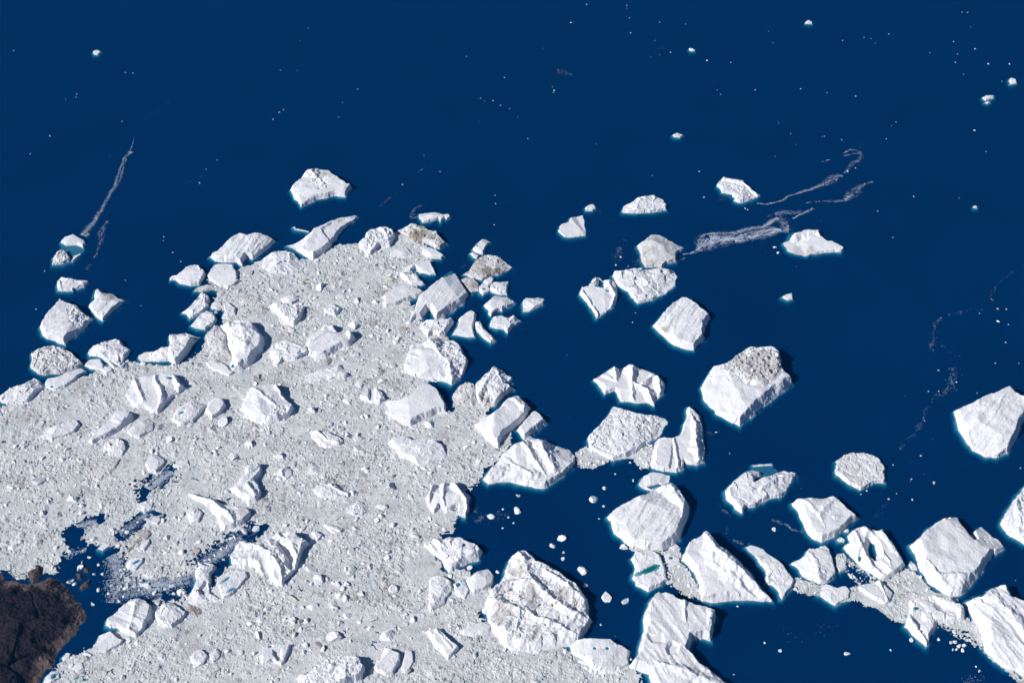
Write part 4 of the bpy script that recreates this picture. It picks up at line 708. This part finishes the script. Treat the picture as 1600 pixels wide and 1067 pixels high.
I('E','low pale plateau berg in the far left of the pack',[(220,440),(260,393),(330,368),(420,338),(447,370),(420,412),(360,437),(290,457)],14,'lumpy',amp=.6,facet=1)
I('E','smooth white block at the upper end of the narrow dark lead',[(806,590),(830,538),(870,528),(922,560),(912,595),(870,642),(825,632)],15,'smooth',facet=4)
I('E','half buried grubby slab south of the round pitted berg',[(503,620),(540,578),(620,558),(667,563),(630,640),(605,682),(545,687),(510,662)],7,'rubble',dirt=.4)
# by the headland and the inner leads
I('J','ridged square berg beside the dark lead, below the headland point',[(615,700),(650,668),(720,608),(790,573),(850,588),(887,620),(882,690),(840,762),(790,803),(740,792),(680,747),(620,732)],21,'groove',ang=-25,facet=2,ridge=[([(790,585,26),(750,760,20)],.4)])
I('J','smooth flat shield shaped slab at the south shore of the lead',[(545,890),(570,788),(640,763),(690,798),(722,825),(700,852),(620,892)],13,'smooth',facet=1)
I('J','knobbly dirty white berg right of the ridged square berg',[(893,660),(940,608),(990,593),(1050,628),(1092,660),(1060,702),(1000,752),(950,732),(905,692)],17,'lumpy',dirt=.2)
I('J','small berg with a blue streak on the shore of the broken lead',[(728,380),(770,338),(832,338),(832,372),(790,412),(740,402)],9,'smooth',pools=[(792,362,22,6,38,'b')])
I('J','small white floe with a hollow at the open lead northern edge',[(570,285),(600,253),(642,248),(642,272),(600,297)],5,'smooth',name='ice_floe',cat='ice floe')
I('J','striped upright slab among dirty brash above the broken lead',[(812,290),(840,238),(870,218),(872,260),(840,307)],9,'groove',ang=60,name='ice_floe',cat='ice floe')
I('J','long narrow dirty plank left of the striped upright slab',[(735,300),(790,235),(840,180),(865,180),(840,225),(770,290),(745,305)],6,'rubble',dirt=.8,name='ice_floe',cat='ice floe')
I('J','rounded floe on the rocky shore point of the lower left pack',[(360,920),(385,893),(412,895),(400,937),(370,942)],5,'smooth',name='ice_floe',cat='ice floe')
I('J','pale cake of ice between two teal pools in the bottom left corner',[(415,985),(440,940),(480,935),(490,985),(450,1005)],6,'smooth',name='ice_floe',cat='ice floe',pools=[(440,1030,18,12,10,'t')])
I('J','white humped floe on the bottom left corner of the pack',[(260,1030),(300,995),(345,1000),(350,1040),(300,1070),(250,1075)],7,'lumpy',name='ice_floe',cat='ice floe',pools=[(315,1025,12,12,0,'t')])
I('J','round pitted lump pair member with a rim, low in the left pack',[(1100,920),(1130,878),(1172,868),(1212,910),(1182,962),(1130,982)],10,'lumpy')
I('J','oval lump right of the round pitted lump in the left pack',[(1213,900),(1250,858),(1282,880),(1277,922),(1240,952)],9,'lumpy',name='ice_floe',cat='ice floe')
I('J','dirty mound on the peninsula between the two broken leads',[(828,440),(880,378),(942,388),(942,442),(880,467)],9,'rubble',dirt=.35)
I('J','brown stained slab pressed against the knobbly dirty white berg',[(1058,610),(1090,598),(1165,640),(1155,672),(1080,642)],6,'rubble',dirt=.9,name='ice_floe',cat='ice floe')
I('J','ring edged rough floe at the bend of the thin dark lead',[(795,60),(820,20),(850,10),(890,15),(880,60),(840,75)],7,'lumpy',name='ice_floe',cat='ice floe')
I('J','white block with a smooth cap on the south bank of the thin lead',[(878,140),(895,100),(930,95),(940,125),(915,150)],9,'smooth',name='ice_floe',cat='ice floe')

# ------------------------------------------------------------------ lumps standing in the brash (individuals, copies of the shared shapes)
LUMPS = dict(
 T=[(985,100,34),(870,625,50),(480,725,62),(1000,440,48),(680,860,35),(775,850,25),(860,850,35),(720,660,32),(595,610,30),(1230,400,45),(1080,790,30),(440,820,25),(880,1010,35),(985,1010,46),(1115,965,30),(775,515,20)],
 X=[(300,935,30),(440,945,38),(120,890,54),(970,990,42),(950,290,40),(820,180,42),(880,150,22),(770,240,30),(1205,410,42),(880,655,38),(700,750,36),(500,570,42),(365,580,22),(35,750,50),(600,480,42),(740,490,20),(1190,580,22),(630,700,26),(430,780,26),(830,85,50)],
 U=[(520,130,42),(670,170,32),(760,175,30),(690,260,34),(740,290,28),(870,250,34),(1150,210,38),(300,480,34),(420,480,28),(240,465,18),(660,365,30),(385,365,18),(470,365,38),(760,430,28),(960,535,28),(560,710,24),(1095,610,52),(1310,470,28),(650,620,58),(40,480,30),(20,600,38)],
 F=[(655,520,20),(820,665,16),(700,265,18),(655,720,24),(710,720,28),(710,780,24),(105,755,28),(25,830,24),(270,825,28),(300,915,42),(465,910,32),(745,895,24),(890,1000,38),(1110,640,32),(1310,780,24),(720,430,26),(840,405,26),(930,180,28),(690,100,32),(340,130,18)],
 B=[(1100,545,16),(1130,605,28),(1230,610,24),(925,530,38),(1155,655,14),(770,770,16),(665,745,11),(1120,740,36),(1210,800,14),(1345,830,22),(1100,900,14),(700,520,14)],
 E=[(1385,470,22),(1295,545,22),(1155,530,18),(325,480,18),(75,575,18),(60,715,22),(210,675,32),(400,775,36),(270,790,22),(325,870,24),(240,855,22),(100,890,14),(455,815,18),(545,135,22),(1070,500,14),(1180,390,34),(1250,350,36),(1080,870,38),(940,455,22),(70,1050,22)])
CAKES = dict(T=[(1310,440,34),(1240,270,80),(980,200,22),(330,1000,26),(1180,740,22)], X=[(80,80,46),(320,200,50),(500,700,34),(100,540,30)], U=[(1360,350,48),(440,260,36),(960,450,42),(180,360,40)],
 F=[(450,575,38),(820,340,38),(1290,620,30),(560,480,30)], B=[(1045,575,38),(520,450,46),(860,430,34),(1300,700,26)], E=[(270,565,24),(1200,595,28),(520,330,20),(640,690,22),(320,360,18),(480,700,16),(430,225,14)])
DIRTY = dict(T=[(510,855,22),(810,930,26),(660,175,50),(1390,220,40),(1200,880,22)], X=[(820,370,18),(850,810,22),(1110,685,16),(800,360,14)], U=[(310,290,48),(910,530,16),(520,680,32),(1165,515,16),(200,900,26),(280,200,16),(1065,80,20),(900,330,22)],
 F=[(840,825,16),(920,325,20),(145,400,34),(620,680,16),(800,800,16),(960,120,26),(790,95,24)], B=[(1250,985,38),(580,1030,26),(880,480,22),(1310,480,34),(840,490,22),(1200,740,26)], C=[(235,550,38),(130,870,32),(330,920,40)], E=[(120,700,26),(890,375,26),(790,980,36),(1100,880,16)],K=[(185,715,22),(240,680,16)])
NICK = [('great smooth white dome','great white dome'),('sharp triangular berg','sharp triangular berg'),('large tilted table berg','large tilted table berg'),('big angular berg','big angular berg with the broken corner'),
 ('oval white berg with a dark','oval berg with the dark trench'),('smooth thick tilted slab','thick tilted slab by the eastern notch'),('crescent white berg','crescent berg with the toothed crest'),('rough oblong berg','rough oblong berg with the bright lip'),
 ('long blocky slab','long blocky slab berg'),('spiky white berg with three','three pronged berg by the still bay'),('giant crevassed','giant crevassed berg'),('oblong tilted plank','oblong tilted plank of ice'),('squarish plank','squarish plank berg'),
 ('shaggy domed','shaggy domed berg on the bottom edge'),('hollowed berg','hollowed berg with two dark pits'),('massive crevassed','massive crevassed berg by the inner lead'),('long sharp berg','long sharp dazzling berg'),('jumbled stack','jumbled stack of blue peaks'),
 ('white hogback','white hogback berg'),('white berg with smooth wind','wind carved berg'),('long wedge block','long wedge block'),('low pale plateau','low pale plateau berg'),('ridged square berg','ridged square berg by the headland'),('round white berg with dark pits','round pitted berg'),
 ('smooth white block at the upper','block at the head of the dark lead'),('round rubbly nub','round rubbly nub'),('broad fluted','broad fluted berg'),('darkest grit','grit covered berg'),('smooth grey white rounded slab','smooth rounded grey slab'),('rounded lumpy white mound','rounded lumpy mound'),
 ('large dirty berg with two','dirty berg with two grit stains'),('five sided dirty','five sided streaked berg'),('grooved slab berg','grooved slab berg'),('hollow crater','crater berg'),('large lone rounded','large lone rounded berg'),('berg shaped like a flatiron','flatiron shaped berg'),
 ('slanting rough','slanting crested berg'),('largest berg of the middle','largest berg with the dirty back'),('square rubble topped','square rubble topped berg'),('tall curved fin','tall curved fin berg'),('broad triangular berg','broad triangular berg'),('round grey disc','round grey rubble disc'),
 ('big pale boulder','boulder shaped berg at the right edge'),('wedge berg with steep','wedge berg with the steep white face'),('berg pierced','pierced berg'),('great heart','heart shaped berg'),('huge white berg filling','huge berg in the right corner'),('great white pyramid','white pyramid berg'),
 ('huge blocky berg','huge blocky berg on the bottom edge'),('ragged berg with a sunken','ragged pitted berg'),('sprawling white berg','sprawling folded berg'),('wedge of white ice jutting','ice wedge jutting into the still bay'),('large tilted berg with faint','striped tilted berg'),('swept white berg','swept berg with pointed tips'),
 ('tiny split berg','tiny split berg at far upper left'),('tiny oval berg','tiny oval berg near the top edge'),('small oblong berg','small oblong berg near the right edge'),('small square greyish','small greyish berg at the right edge'),('tiny flat diamond','tiny flat diamond berg'),('small berg with a blue streak','small berg with the blue streak'),
 ('folded white berg','folded berg with the blue cleft'),('knobbly dirty','knobbly dirty berg'),('smooth flat shield','flat shield shaped slab'),('brown rock knob','brown rock knob'),('pale berg split by a long','berg with the teal channel')]
MARKS = []
for o in list(C.objects):
    if o.parent is None and o.get('label'):
        for k, nk in NICK:
            if o['label'].startswith(k): MARKS.append((nk, o.location.x, o.location.y)); break
ORD = ['nearest', 'second nearest', 'third nearest', 'fourth nearest', 'fifth nearest', 'sixth nearest', 'seventh nearest']
PENDING = {}
def place_label(o, kind_words, shared, marks=None):
    """Queue a label that says where the piece lies from the nearest landmark, with its rank by distance."""
    x, y = o.location.x, o.location.y
    best = min(MARKS, key=lambda m: (m[1]-x)**2+((m[2]-y)*.8)**2)
    dx = x-best[1]; dy = (y-best[2])*.72
    side = ('right of' if dx > 0 else 'left of') if abs(dx) > abs(dy) else ('above' if dy > 0 else 'below')
    PENDING.setdefault((kind_words, side, best[0]), []).append((math.hypot(dx, dy), o, shared))
def flush_labels():
    for (kw, side, nk), L in PENDING.items():
        L.sort(key=lambda t: t[0]); nk = ' '.join(nk.split()[:7])
        for i, (dist, o, shared) in enumerate(L):
            if len(L) == 1: o['label'] = f'{kw} {side} the {nk}'
            elif i < len(ORD): o['label'] = f'{kw} {side} the {nk}, {ORD[i]}'
            else: o['label'] = shared
def lump_set(table, meshes, label, name, cat, group, hs, seed):
    r = random.Random(seed); first = None; n = 0
    for tl, ps in table.items():
        s = 1.84/TILE[tl][2]
        for x, y, R in ps:
            R = R*s*.92; p = W(*TP(tl, x, y), R*.2)
            o = bpy.data.objects.new(name, meshes[r.randrange(len(meshes))]); C.objects.link(o)
            tag(o, label, cat, group)
            o.location = (p[0], p[1], .5); o.scale = (R*r.uniform(.95,1.25), R*r.uniform(.8,1.1), R*r.uniform(*hs)); o.rotation_euler = (0, 0, r.uniform(0, 6.28)); n += 1
            place_label(o, {'ice_lump': 'white brash lump', 'ice_cake': 'flat pale ice cake', 'dirty_ice_lump': 'dark dirty ice lump'}[name], label)
    return n
lump_set(LUMPS, CHUNKS, 'small rough white lump of ice standing in the grey brash field', 'ice_lump', 'ice lump', 'white lumps in the brash field', (.45,.8), 31)
lump_set(CAKES, CHUNKS_CAKE, 'flat pale ice cake lying level in the grey brash field', 'ice_cake', 'ice cake', 'flat cakes in the brash field', (.35,.5), 32)
lump_set(DIRTY, CHUNKS_DIRTY, 'dark dirt stained ice lump in the grey brash field', 'dirty_ice_lump', 'ice lump', 'dirty lumps in the brash field', (.25,.45), 33)

# ------------------------------------------------------------------ small pieces drifting on open water
SPECKS = dict(
 O=[(82,94,3),(190,101,3),(845,170,3),(933,157,3),(963,162,2),(981,181,2),(1038,143,4),(1342,52,3),(1366,53,4),(1378,113,3),(1307,175,4),(1323,226,3),(1396,205,4),(1315,261,4),(1349,310,4),(1452,266,6),(1540,268,5),(1508,340,3),(1538,356,3),
    (1208,222,2),(669,371,4),(779,387,3),(899,401,4),(480,376,4),(578,511,3),(628,558,3),(758,570,2),(768,568,3),(841,583,3),(650,603,2),(563,652,2),(1049,524,2),(1067,509,3),(1027,579,2),(1442,632,3),(1394,543,6),(1140,819,4),(1330,826,3),
    (991,880,3),(1054,990,2),(247,716,3),(267,822,4),(438,869,4),(448,874,4),(866,714,5),(897,701,4),(558,1029,4),(567,1030,4),(575,1054,6),(818,750,4),(62,170,2),(45,238,2),(127,219,4),(82,230,2),(378,261,4),(280,253,5),(322,376,3),(336,394,2),(555,180,2),(535,131,2)],
 R=[(1312,95,6),(1378,19,4),(1545,24,4),(1546,35,3),(1556,76,3),(1561,138,4),(1259,292,3),(1235,362,2),(1242,378,4),(1240,386,3),(1036,324,3),(936,410,4),(988,420,3),(953,423,2),(1019,440,3),(1057,453,2),(1091,488,3),(877,236,3),(1133,578,3),(1418,600,2),
    (999,849,4),(996,814,3),(993,937,3),(218,118,2),(183,172,2),(102,294,3),(172,296,3),(424,372,3),(444,313,2),(361,428,2),(97,469,4),(115,458,3),(72,498,3),(345,489,2),(690,708,3),(767,716,3),(678,716,2),(610,770,4),(700,648,2)],
 Q=[(75,284,6),(277,757,5),(168,856,5),(697,405,4),(739,408,4),(426,524,4),(423,542,4),(679,676,5),(365,553,3),(1206,890,4),(1145,941,4),(1110,1018,5)],
 S=[(743,364,7),(746,434,8),(791,366,5),(802,452,4),(788,551,6),(730,666,4),(860,666,4),(415,706,6),(359,822,4),(416,822,4),(515,772,5),(331,969,5),(337,986,4),(642,389,4),(628,832,3)],
 I=[(797,598,6),(923,620,8),(849,470,5),(671,708,6),(803,712,6),(1404,537,6),(517,683,4),(550,663,5),(36,877,10),(715,680,3),(695,520,5)],
 H=[(371,650,7),(289,712,6),(390,750,8),(228,790,11),(170,852,19),(224,893,7),(200,961,5),(850,480,6),(925,598,4)],
 L=[(675,222,15),(808,187,18),(815,112,11),(736,180,6),(735,277,6),(789,250,6),(764,222,5),(1040,333,18),(990,367,14),(1044,400,7),(1045,433,8),(1140,493,19),(1158,567,9),(1270,627,23),(1235,768,6),(570,480,12),(710,500,10),(1253,72,9)],
 M=[(823,675,6),(960,862,6),(1040,902,7),(805,1022,5),(1012,283,9),(240,373,19),(290,370,10),(252,648,16),(125,768,5)],
 N=[(835,815,11),(992,812,9),(460,895,13),(713,873,7),(70,878,7),(1228,996,7),(1208,970,5),(1060,830,10),(1085,825,10),(1110,850,11),(1130,875,10),(1140,850,10),(1095,870,8),(1075,870,8)],
 A=[(910,107,5),(908,128,5),(960,195,5),(247,297,5),(199,510,5),(1004,245,4),(698,348,4),(785,490,4)],
 D=[(925,243,6),(1155,305,5),(1168,312,5),(898,99,4),(637,122,4),(545,885,4),(528,938,5),(1315,520,7),(1338,552,8),(463,575,7),(435,620,6),(505,625,5)],
 P=[(1445,603,5),(184,503,6)])
DRIFT = 'small white ice fragment drifting by itself on the open dark blue sea'
LEADCHIP = dict(J=[(490,292,14),(520,336,9),(573,378,8),(547,433,8),(593,435,9),(570,525,12),(538,608,13),(477,365,7),(404,478,16),(420,470,9),(430,490,10),(470,395,14),(455,405,10),(630,545,9),(645,500,8),(700,410,10),(725,520,9),(780,500,10),(810,525,8),(860,500,16),(898,540,14),(930,480,9),(960,520,9),(1000,500,12),
    (1050,540,22),(1010,545,8),(720,560,10),(690,590,10),(1040,602,13),(1055,432,22),(840,492,20),(710,180,8),(800,130,8),(735,190,10),(1330,320,6),(1300,350,7),(1320,280,10),(1215,350,10),(740,825,16),(790,830,18),(385,905,14),(430,920,14),(510,900,18)],
    K=[(545,580,24),(485,595,20),(422,628,12),(400,635,12),(375,690,10),(300,740,9),(100,855,20),(95,965,22),(340,700,12),(240,770,9),(200,790,8)])
def drift_set(table, label, group, seed):
    r = random.Random(seed)
    for tl, ps in table.items():
        s = 1.84/TILE[tl][2]
        for x, y, R in ps:
            R = max(R*s*(.82 if R < 7 else 1), 1.25); p = W(*TP(tl, x, y), R*.15)
            o = bpy.data.objects.new('ice_fragment', CHUNKS[r.randrange(8)]); C.objects.link(o)
            tag(o, label, 'ice fragment', group)
            o.location = (p[0], p[1], 0.1); o.scale = (R*1.1, R*r.uniform(.85,1.2), R*r.uniform(.4,.65)); o.rotation_euler = (0, 0, r.uniform(0, 6.28))
            if R > 2.0: place_label(o, 'drifting ice fragment' if seed == 41 else 'white lead chip', label)
drift_set(SPECKS, DRIFT, 'ice fragments drifting on open water', 41)
drift_set(LEADCHIP, 'white ice chip floating in the broken dark leads by the brown headland', 'ice chips in the leads by the headland', 42)

# ------------------------------------------------------------------ countless small bits: one object per patch of stuff
def merge_chunks(name, pts, radii, seed, geos, mat, dirt=None, zs=(.45,.8), z0=.5):
    r = np.random.default_rng(seed); Vs = []; Fs = []; Ds = []; off = 0
    which = r.integers(0, len(geos), len(pts)); rot = r.uniform(0, 6.28, len(pts)); sx = r.uniform(.85,1.3,len(pts)); sy = r.uniform(.7,1.1,len(pts)); sz = r.uniform(*zs, len(pts))
    for i, (p, R) in enumerate(zip(pts, radii)):
        V, Fc = geos[which[i]]; c, s = math.cos(rot[i]), math.sin(rot[i])
        x = V[:,0]*R*sx[i]; y = V[:,1]*R*sy[i]
        Vs.append(np.stack((p[0]+x*c-y*s, p[1]+x*s+y*c, z0+V[:,2]*R*sz[i]), -1)); Fs.append(Fc+off); off += len(V)
        Ds.append(np.full(len(V), 0 if dirt is None else dirt[i]))
    return link(name, mesh_from(name, np.concatenate(Vs), np.concatenate(Fs), {'dirt': np.concatenate(Ds)}, mat))
SMALL = [chunk_geo(40+i, 1) for i in range(10)]
def scatter_in(polys_, n, seed, margin=0):
    r = np.random.default_rng(seed); P = np.array(polys_); lo = P.min(0); hi = P.max(0)
    lo = np.maximum(lo, (-1500, W(800, 1090)[1])); out = []
    pts = r.uniform(lo, hi, (n*4, 2)); d = sdf(pts[:,0], pts[:,1], polys_)
    for tl, lp in LEADS:
        s = 1.84/TILE[tl][2]; dl, vl = line_dist(pts[:,0], pts[:,1], [(*W(*TP(tl, p[0], p[1])), p[2]*s) for p in lp]); d = np.minimum(d, dl-vl)
    dens = .5+.9*fbm(pts[:,0], pts[:,1], 120, 3, seed)
    ok = (d > margin) & (r.uniform(0, 1, n*4) < dens)
    for o, c, size, poly in BERGS:                   # keep clear of the bergs
        m = ok & (np.abs(pts[:,0]-c[0]) < size*1.2+20) & (np.abs(pts[:,1]-c[1]) < size*1.2+20)
        if m.any():
            q = np.where(m)[0]; ok[q] &= ~inside(pts[q,0]-c[0], pts[q,1]-c[1], poly)
    return pts[ok][:n]
def brash_bits():
    p = scatter_in(MAIN_PACK, 6500, 51, 4); r = np.random.default_rng(52)
    R = np.minimum(1.5*(1-r.uniform(0, 1, len(p)))**-.42, 7.5); D = np.where(r.uniform(0, 1, len(p)) < .06, .75, r.uniform(0, .12, len(p)))
    o = merge_chunks('brash_bits', p, R, 53, SMALL, ICE, D, (.4,.85), .7); tag(o, 'countless small white bits strewn over the grey brash field', 'brash ice', None, 'stuff')
    for k, bp in enumerate(BANDS):
        p = scatter_in(bp, (700, 160, 120, 40)[k], 60+k, 0); R = np.minimum(1.3*(1-r.uniform(0, 1, len(p)))**-.5, 6)
        o = merge_chunks('brash_bits', p, R, 70+k, SMALL, ICE, np.zeros(len(p)), (.4,.8), .5)
        tag(o, ('white bits scattered along the brash band by the open dark sea', 'white bits on the grey brash bridge under the rubbly berg', 'white bits on the brash wedge at the foot of the pyramid berg', 'white bits on the thin brash strip below the broad triangular berg')[k], 'brash ice', None, 'stuff')
brash_bits()
TET = [(np.array([(1,0,0),(-.5,.87,0),(-.5,-.87,0),(.1,0,.55)]), np.array([(0,1,3),(1,2,3),(2,0,3)])),
       (np.array([(1,.3,0),(-.2,.8,0),(-.9,-.1,0),(.1,-.9,0),(0,0,.45)]), np.array([(0,1,4),(1,2,4),(2,3,4),(3,0,4)]))]
def slick_points(tile, line, n, seed, spread=1.0, clump=.0, wl=26):
    """Points strewn along a band (x, y, half width in tile px), thinned by flowing noise."""
    n = max(8, int(n*(.62 if n > 10000 else .42)))
    r = np.random.default_rng(seed); s = 1.84/TILE[tile][2]
    q = [(*W(*TP(tile, a[0], a[1])), a[2]*s) for a in line]
    L = np.array([math.hypot(b[0]-a[0], b[1]-a[1])*(a[2]+b[2]+2) for a, b in zip(q[:-1], q[1:])]); L = L/L.sum()
    i = r.choice(len(L), n*3, p=L); t = r.uniform(0, 1, n*3); A = np.array(q)
    a, b = A[i], A[i+1]; c = a+(b-a)*t[:,None]; dx = b[:,0]-a[:,0]; dy = b[:,1]-a[:,1]; l = np.hypot(dx, dy)+1e-6
    off = np.clip(r.normal(0, .55, n*3), -1.6, 1.6)*c[:,2]*1.35*spread
    x = c[:,0]-dy/l*off; y = c[:,1]+dx/l*off
    x = x+5*fbm(x, y, 40, 3, seed); y = y+5*fbm(x, y, 40, 3, seed+1)
    al = (x*dx+y*dy)/l; ac = (-x*dy+y*dx)/l
    den = fbm(al*.22, ac, wl, 4, seed+2)
    ok = (den > clump+r.uniform(-.4, .4, n*3)) & (fbm(al*.25, ac, 7, 3, seed+5) > clump-.1+r.uniform(-.25, .25, n*3))
    return np.stack((x, y), -1)[ok][:n]
def slick(label, parts, seed, rad=(.4,1.05), mat=None):
    P = np.concatenate([slick_points(*a, seed=seed+i, **k) for i, (a, k) in enumerate(parts)])
    r = np.random.default_rng(seed); R = r.uniform(*rad, len(P))
    o = merge_chunks('brash_slick', P, R, seed, TET, mat or FLAKE, None, (.5,1), .02); tag(o, label, 'brash slick', None, 'stuff')
dct = dict
slick('long grey slick of fine brash curving between two open water bergs', [
    (('P', [(35,918,2),(90,910,4),(140,890,10),(180,850,44),(230,810,44),(300,810,42),(400,805,30),(500,790,28),(600,765,34),(690,745,26),(740,735,14)], 17000), dct(clump=-.06, wl=13)),
    (('P', [(160,790,6),(190,770,10),(280,762,10),(380,765,14),(460,745,16),(560,725,14),(600,720,10)], 3000), dct(clump=-.2)),
    (('P', [(600,725,8),(640,705,14),(680,670,14),(720,655,12)], 2200), dct(clump=-.4)),
    (('P', [(640,650,6),(700,625,20),(780,615,26),(850,610,16),(900,600,10)], 1700), dct(clump=.06)),
    (('P', [(830,655,5),(880,630,6),(940,600,9),(990,580,6)], 900), dct(clump=-.1)),
    (('P', [(720,650,20),(780,700,30),(800,745,22),(740,740,20)], 1800), dct(clump=.05)),
    (('P', [(20,960,5),(60,930,8),(130,912,6)], 120), dct(clump=.1))], 81)
slick('thin curving streak of fine brash in the upper right water', [
    (('P', [(575,548,5),(640,552,5),(690,545,6),(750,525,7),(800,495,8),(860,475,8),(940,450,9),(1010,425,12),(1070,400,18),(1110,370,24),(1140,350,18),(1190,345,8)], 3600), dct(clump=-.18)),
    (('P', [(1200,330,10),(1250,270,14),(1300,230,18),(1330,190,14),(1290,160,8),(1250,155,6),(1200,185,6)], 900), dct(clump=.05)),
    (('P', [(1190,205,6),(1250,190,6),(1320,185,10)], 220), dct(clump=.1)), (('P', [(1040,245,3),(1070,236,4),(1110,230,2)], 130), dct(clump=-.1))], 91)
slick('faint wispy streak of brash above the flatiron shaped berg', [
    (('P', [(920,545,4),(1000,535,6),(1080,530,6),(1150,535,10),(1210,520,10),(1260,480,34),(1290,450,24),(1320,420,12),(1350,400,8),(1410,390,4)], 2300), dct(clump=.0)),], 101)
slick('long thin twin streak of brash running up from the small white berg at left', [
    (('Z', [(150,342,2.2),(158,328,2.6),(166,313,2.2),(175,297,2.)], 1700), dct(clump=-.3)),
    (('Q', [(618,1067,7),(650,1000,7),(668,940,5),(690,880,5),(725,848,5)], 1600), dct(clump=-.3)),
    (('Q', [(628,1067,4),(660,1010,5),(682,950,4),(700,880,4),(720,855,3)], 700), dct(clump=-.35)),
    (('Q', [(715,843,8),(735,850,9)], 260), dct(clump=-.4)), (('Q', [(725,835,3),(735,800,3),(748,765,2)], 160), dct(clump=.0)),
    (('A', [(450,100,10),(480,70,15),(510,40,14),(540,0,9)], 2000), dct(clump=-.3)), (('A', [(465,105,16),(490,90,10)], 350), dct(clump=-.35))], 111)
slick('faint speckled wake east of the small white berg at left', [(('A', [(515,235,5),(540,190,6),(552,150,8),(560,100,14),(570,60,12),(600,20,10)], 800), dct(clump=-.1)), (('A', [(480,290,14),(500,260,14)], 90), dct(clump=.1))], 121)
slick('winding speckled line of brash at the right of the picture', [
    (('S', [(880,125,6),(830,160,8),(770,205,6),(720,260,8),(705,300,8),(715,330,6)], 182), dct(clump=.1)),
    (('S', [(680,380,5),(620,368,6),(560,378,6),(490,398,7),(430,410,7),(395,455,14),(383,520,14),(370,600,10)], 434), dct(clump=.08)),
    (('S', [(420,540,10),(440,580,10),(530,620,14),(535,650,14)], 118), dct(clump=.12)), (('S', [(480,690,20),(500,740,34),(505,790,24),(450,830,12),(380,860,8),(345,920,8),(330,970,9),(290,1030,12)], 770), dct(clump=.08)),
    (('I', [(1010,10,18),(1030,60,14),(960,125,8),(905,160,6),(870,220,7),(865,260,8),(820,340,14),(720,430,14)], 392), dct(clump=.12))], 91)
slick('speckled patches of fine brash among the open water bergs', [
    (('D', [(410,620,16),(440,570,24),(460,520,18),(490,480,12)], 420), dct(clump=.06)), (('D', [(480,640,10),(540,610,20),(560,590,12)], 260), dct(clump=.06)), (('D', [(1000,240,16),(1050,248,22),(1075,245,8)], 320), dct(clump=.0)),
    (('D', [(700,615,10),(770,605,10),(820,580,8)], 130), dct(clump=.1)), (('C', [(400,95,18),(400,60,14),(430,20,10),(470,8,6)], 330), dct(clump=.02)), (('C', [(385,92,6),(450,96,5)], 150), dct(clump=-.1)), (('C', [(780,470,10),(795,430,10)], 90), dct(clump=.08)), (('C', [(820,650,18),(860,680,12)], 130), dct(clump=.02)),
    (('H', [(870,870,5),(885,910,4),(930,940,6),(915,1010,6),(900,1055,5)], 200), dct(clump=.05)), (('H', [(800,500,14),(850,460,22),(830,430,16)], 130), dct(clump=.14)),
    (('N', [(20,118,6),(60,132,8),(110,145,7),(150,180,6),(200,185,6),(215,170,5)], 520), dct(clump=-.05)), (('M', [(800,340,8),(850,352,8),(885,362,5)], 160), dct(clump=.02)),
    (('L', [(590,240,14),(640,225,14),(720,215,20),(770,205,16)], 420), dct(clump=.06)), (('L', [(600,200,10),(595,170,8)], 60), dct(clump=.1)), (('N', [(1130,1060,30),(1190,1040,26),(1260,1060,24)], 260), dct(clump=.1)),
    (('N', [(280,660,20),(340,720,40),(330,800,30)], 110), dct(clump=.2)), (('N', [(110,700,30),(150,800,40),(180,850,30)], 80), dct(clump=.2)), (('Q', [(1030,1020,8),(1110,1000,20),(1150,940,10)], 90), dct(clump=.1)), (('Q', [(800,660,8),(870,620,8),(940,570,8)], 50), dct(clump=.1)),
    (('R', [(1250,300,16),(1300,303,16),(1320,310,8)], 220), dct(clump=.0)), (('R', [(510,860,5),(580,810,8),(610,765,6)], 110), dct(clump=.1)), (('R', [(670,700,16),(740,690,14),(765,712,10)], 60), dct(clump=.1)), (('I', [(600,810,8),(640,770,10),(665,730,8)], 60), dct(clump=.1)),
    (('O', [(40,230,10),(130,180,14),(220,210,14),(290,255,20)], 120), dct(clump=.15)), (('R', [(860,450,8),(880,410,8),(960,420,8)], 50), dct(clump=.15))], 151, (.4,.9))
slick('fine slush bits in the broken dark leads by the headland', [
    (('J', [(640,330,30),(690,380,40),(680,450,40),(690,520,40),(660,600,30)], 7800), dct(clump=-.2)), (('J', [(720,520,40),(830,500,40),(950,500,50),(1050,460,40),(1130,420,25)], 10800), dct(clump=-.2)), (('J', [(1130,400,30),(1250,330,22),(1330,275,24),(1400,215,26)], 4800), dct(clump=-.2)),
    (('J', [(700,200,24),(780,140,22),(850,80,18)], 2100), dct(clump=-.15)), (('J', [(380,340,14),(440,300,14),(500,295,10)], 600), dct(clump=.05)), (('E', [(820,725,18),(890,670,22),(950,625,16)], 5400), dct(clump=-.15)), (('J', [(460,160,8),(500,140,16),(560,130,12)], 1800), dct(clump=-.2)), (('K', [(320,740,40),(430,660,34),(540,590,30)], 2100), dct(clump=.06))], 171, (.45,1.35), FLAKE)
# scattered specks over the whole sea
def sea_specks():
    r = np.random.default_rng(191); n = 5200
    u = r.uniform(-20, 1620, n); v = r.uniform(-10, 1000, n); P = np.array([W(a, b) for a, b in zip(u, v)])
    den = fbm(P[:,0], P[:,1]*.6, 210, 4, 192)+.5*fbm(P[:,0], P[:,1], 60, 3, 193)
    ok = (den > .27) & (sdf(P[:,0], P[:,1], MAIN_PACK) < -12)
    P = P[ok]; R = .35*(1-r.uniform(0, 1, len(P)))**-.33
    o = merge_chunks('ice_specks', P, np.minimum(R, 1.3), 194, TET, FLAKE, None, (.5,1), .02); tag(o, 'faint specks of ice sprinkled in drifts over the dark blue sea', 'ice specks', None, 'stuff')
sea_specks()
flush_labels()
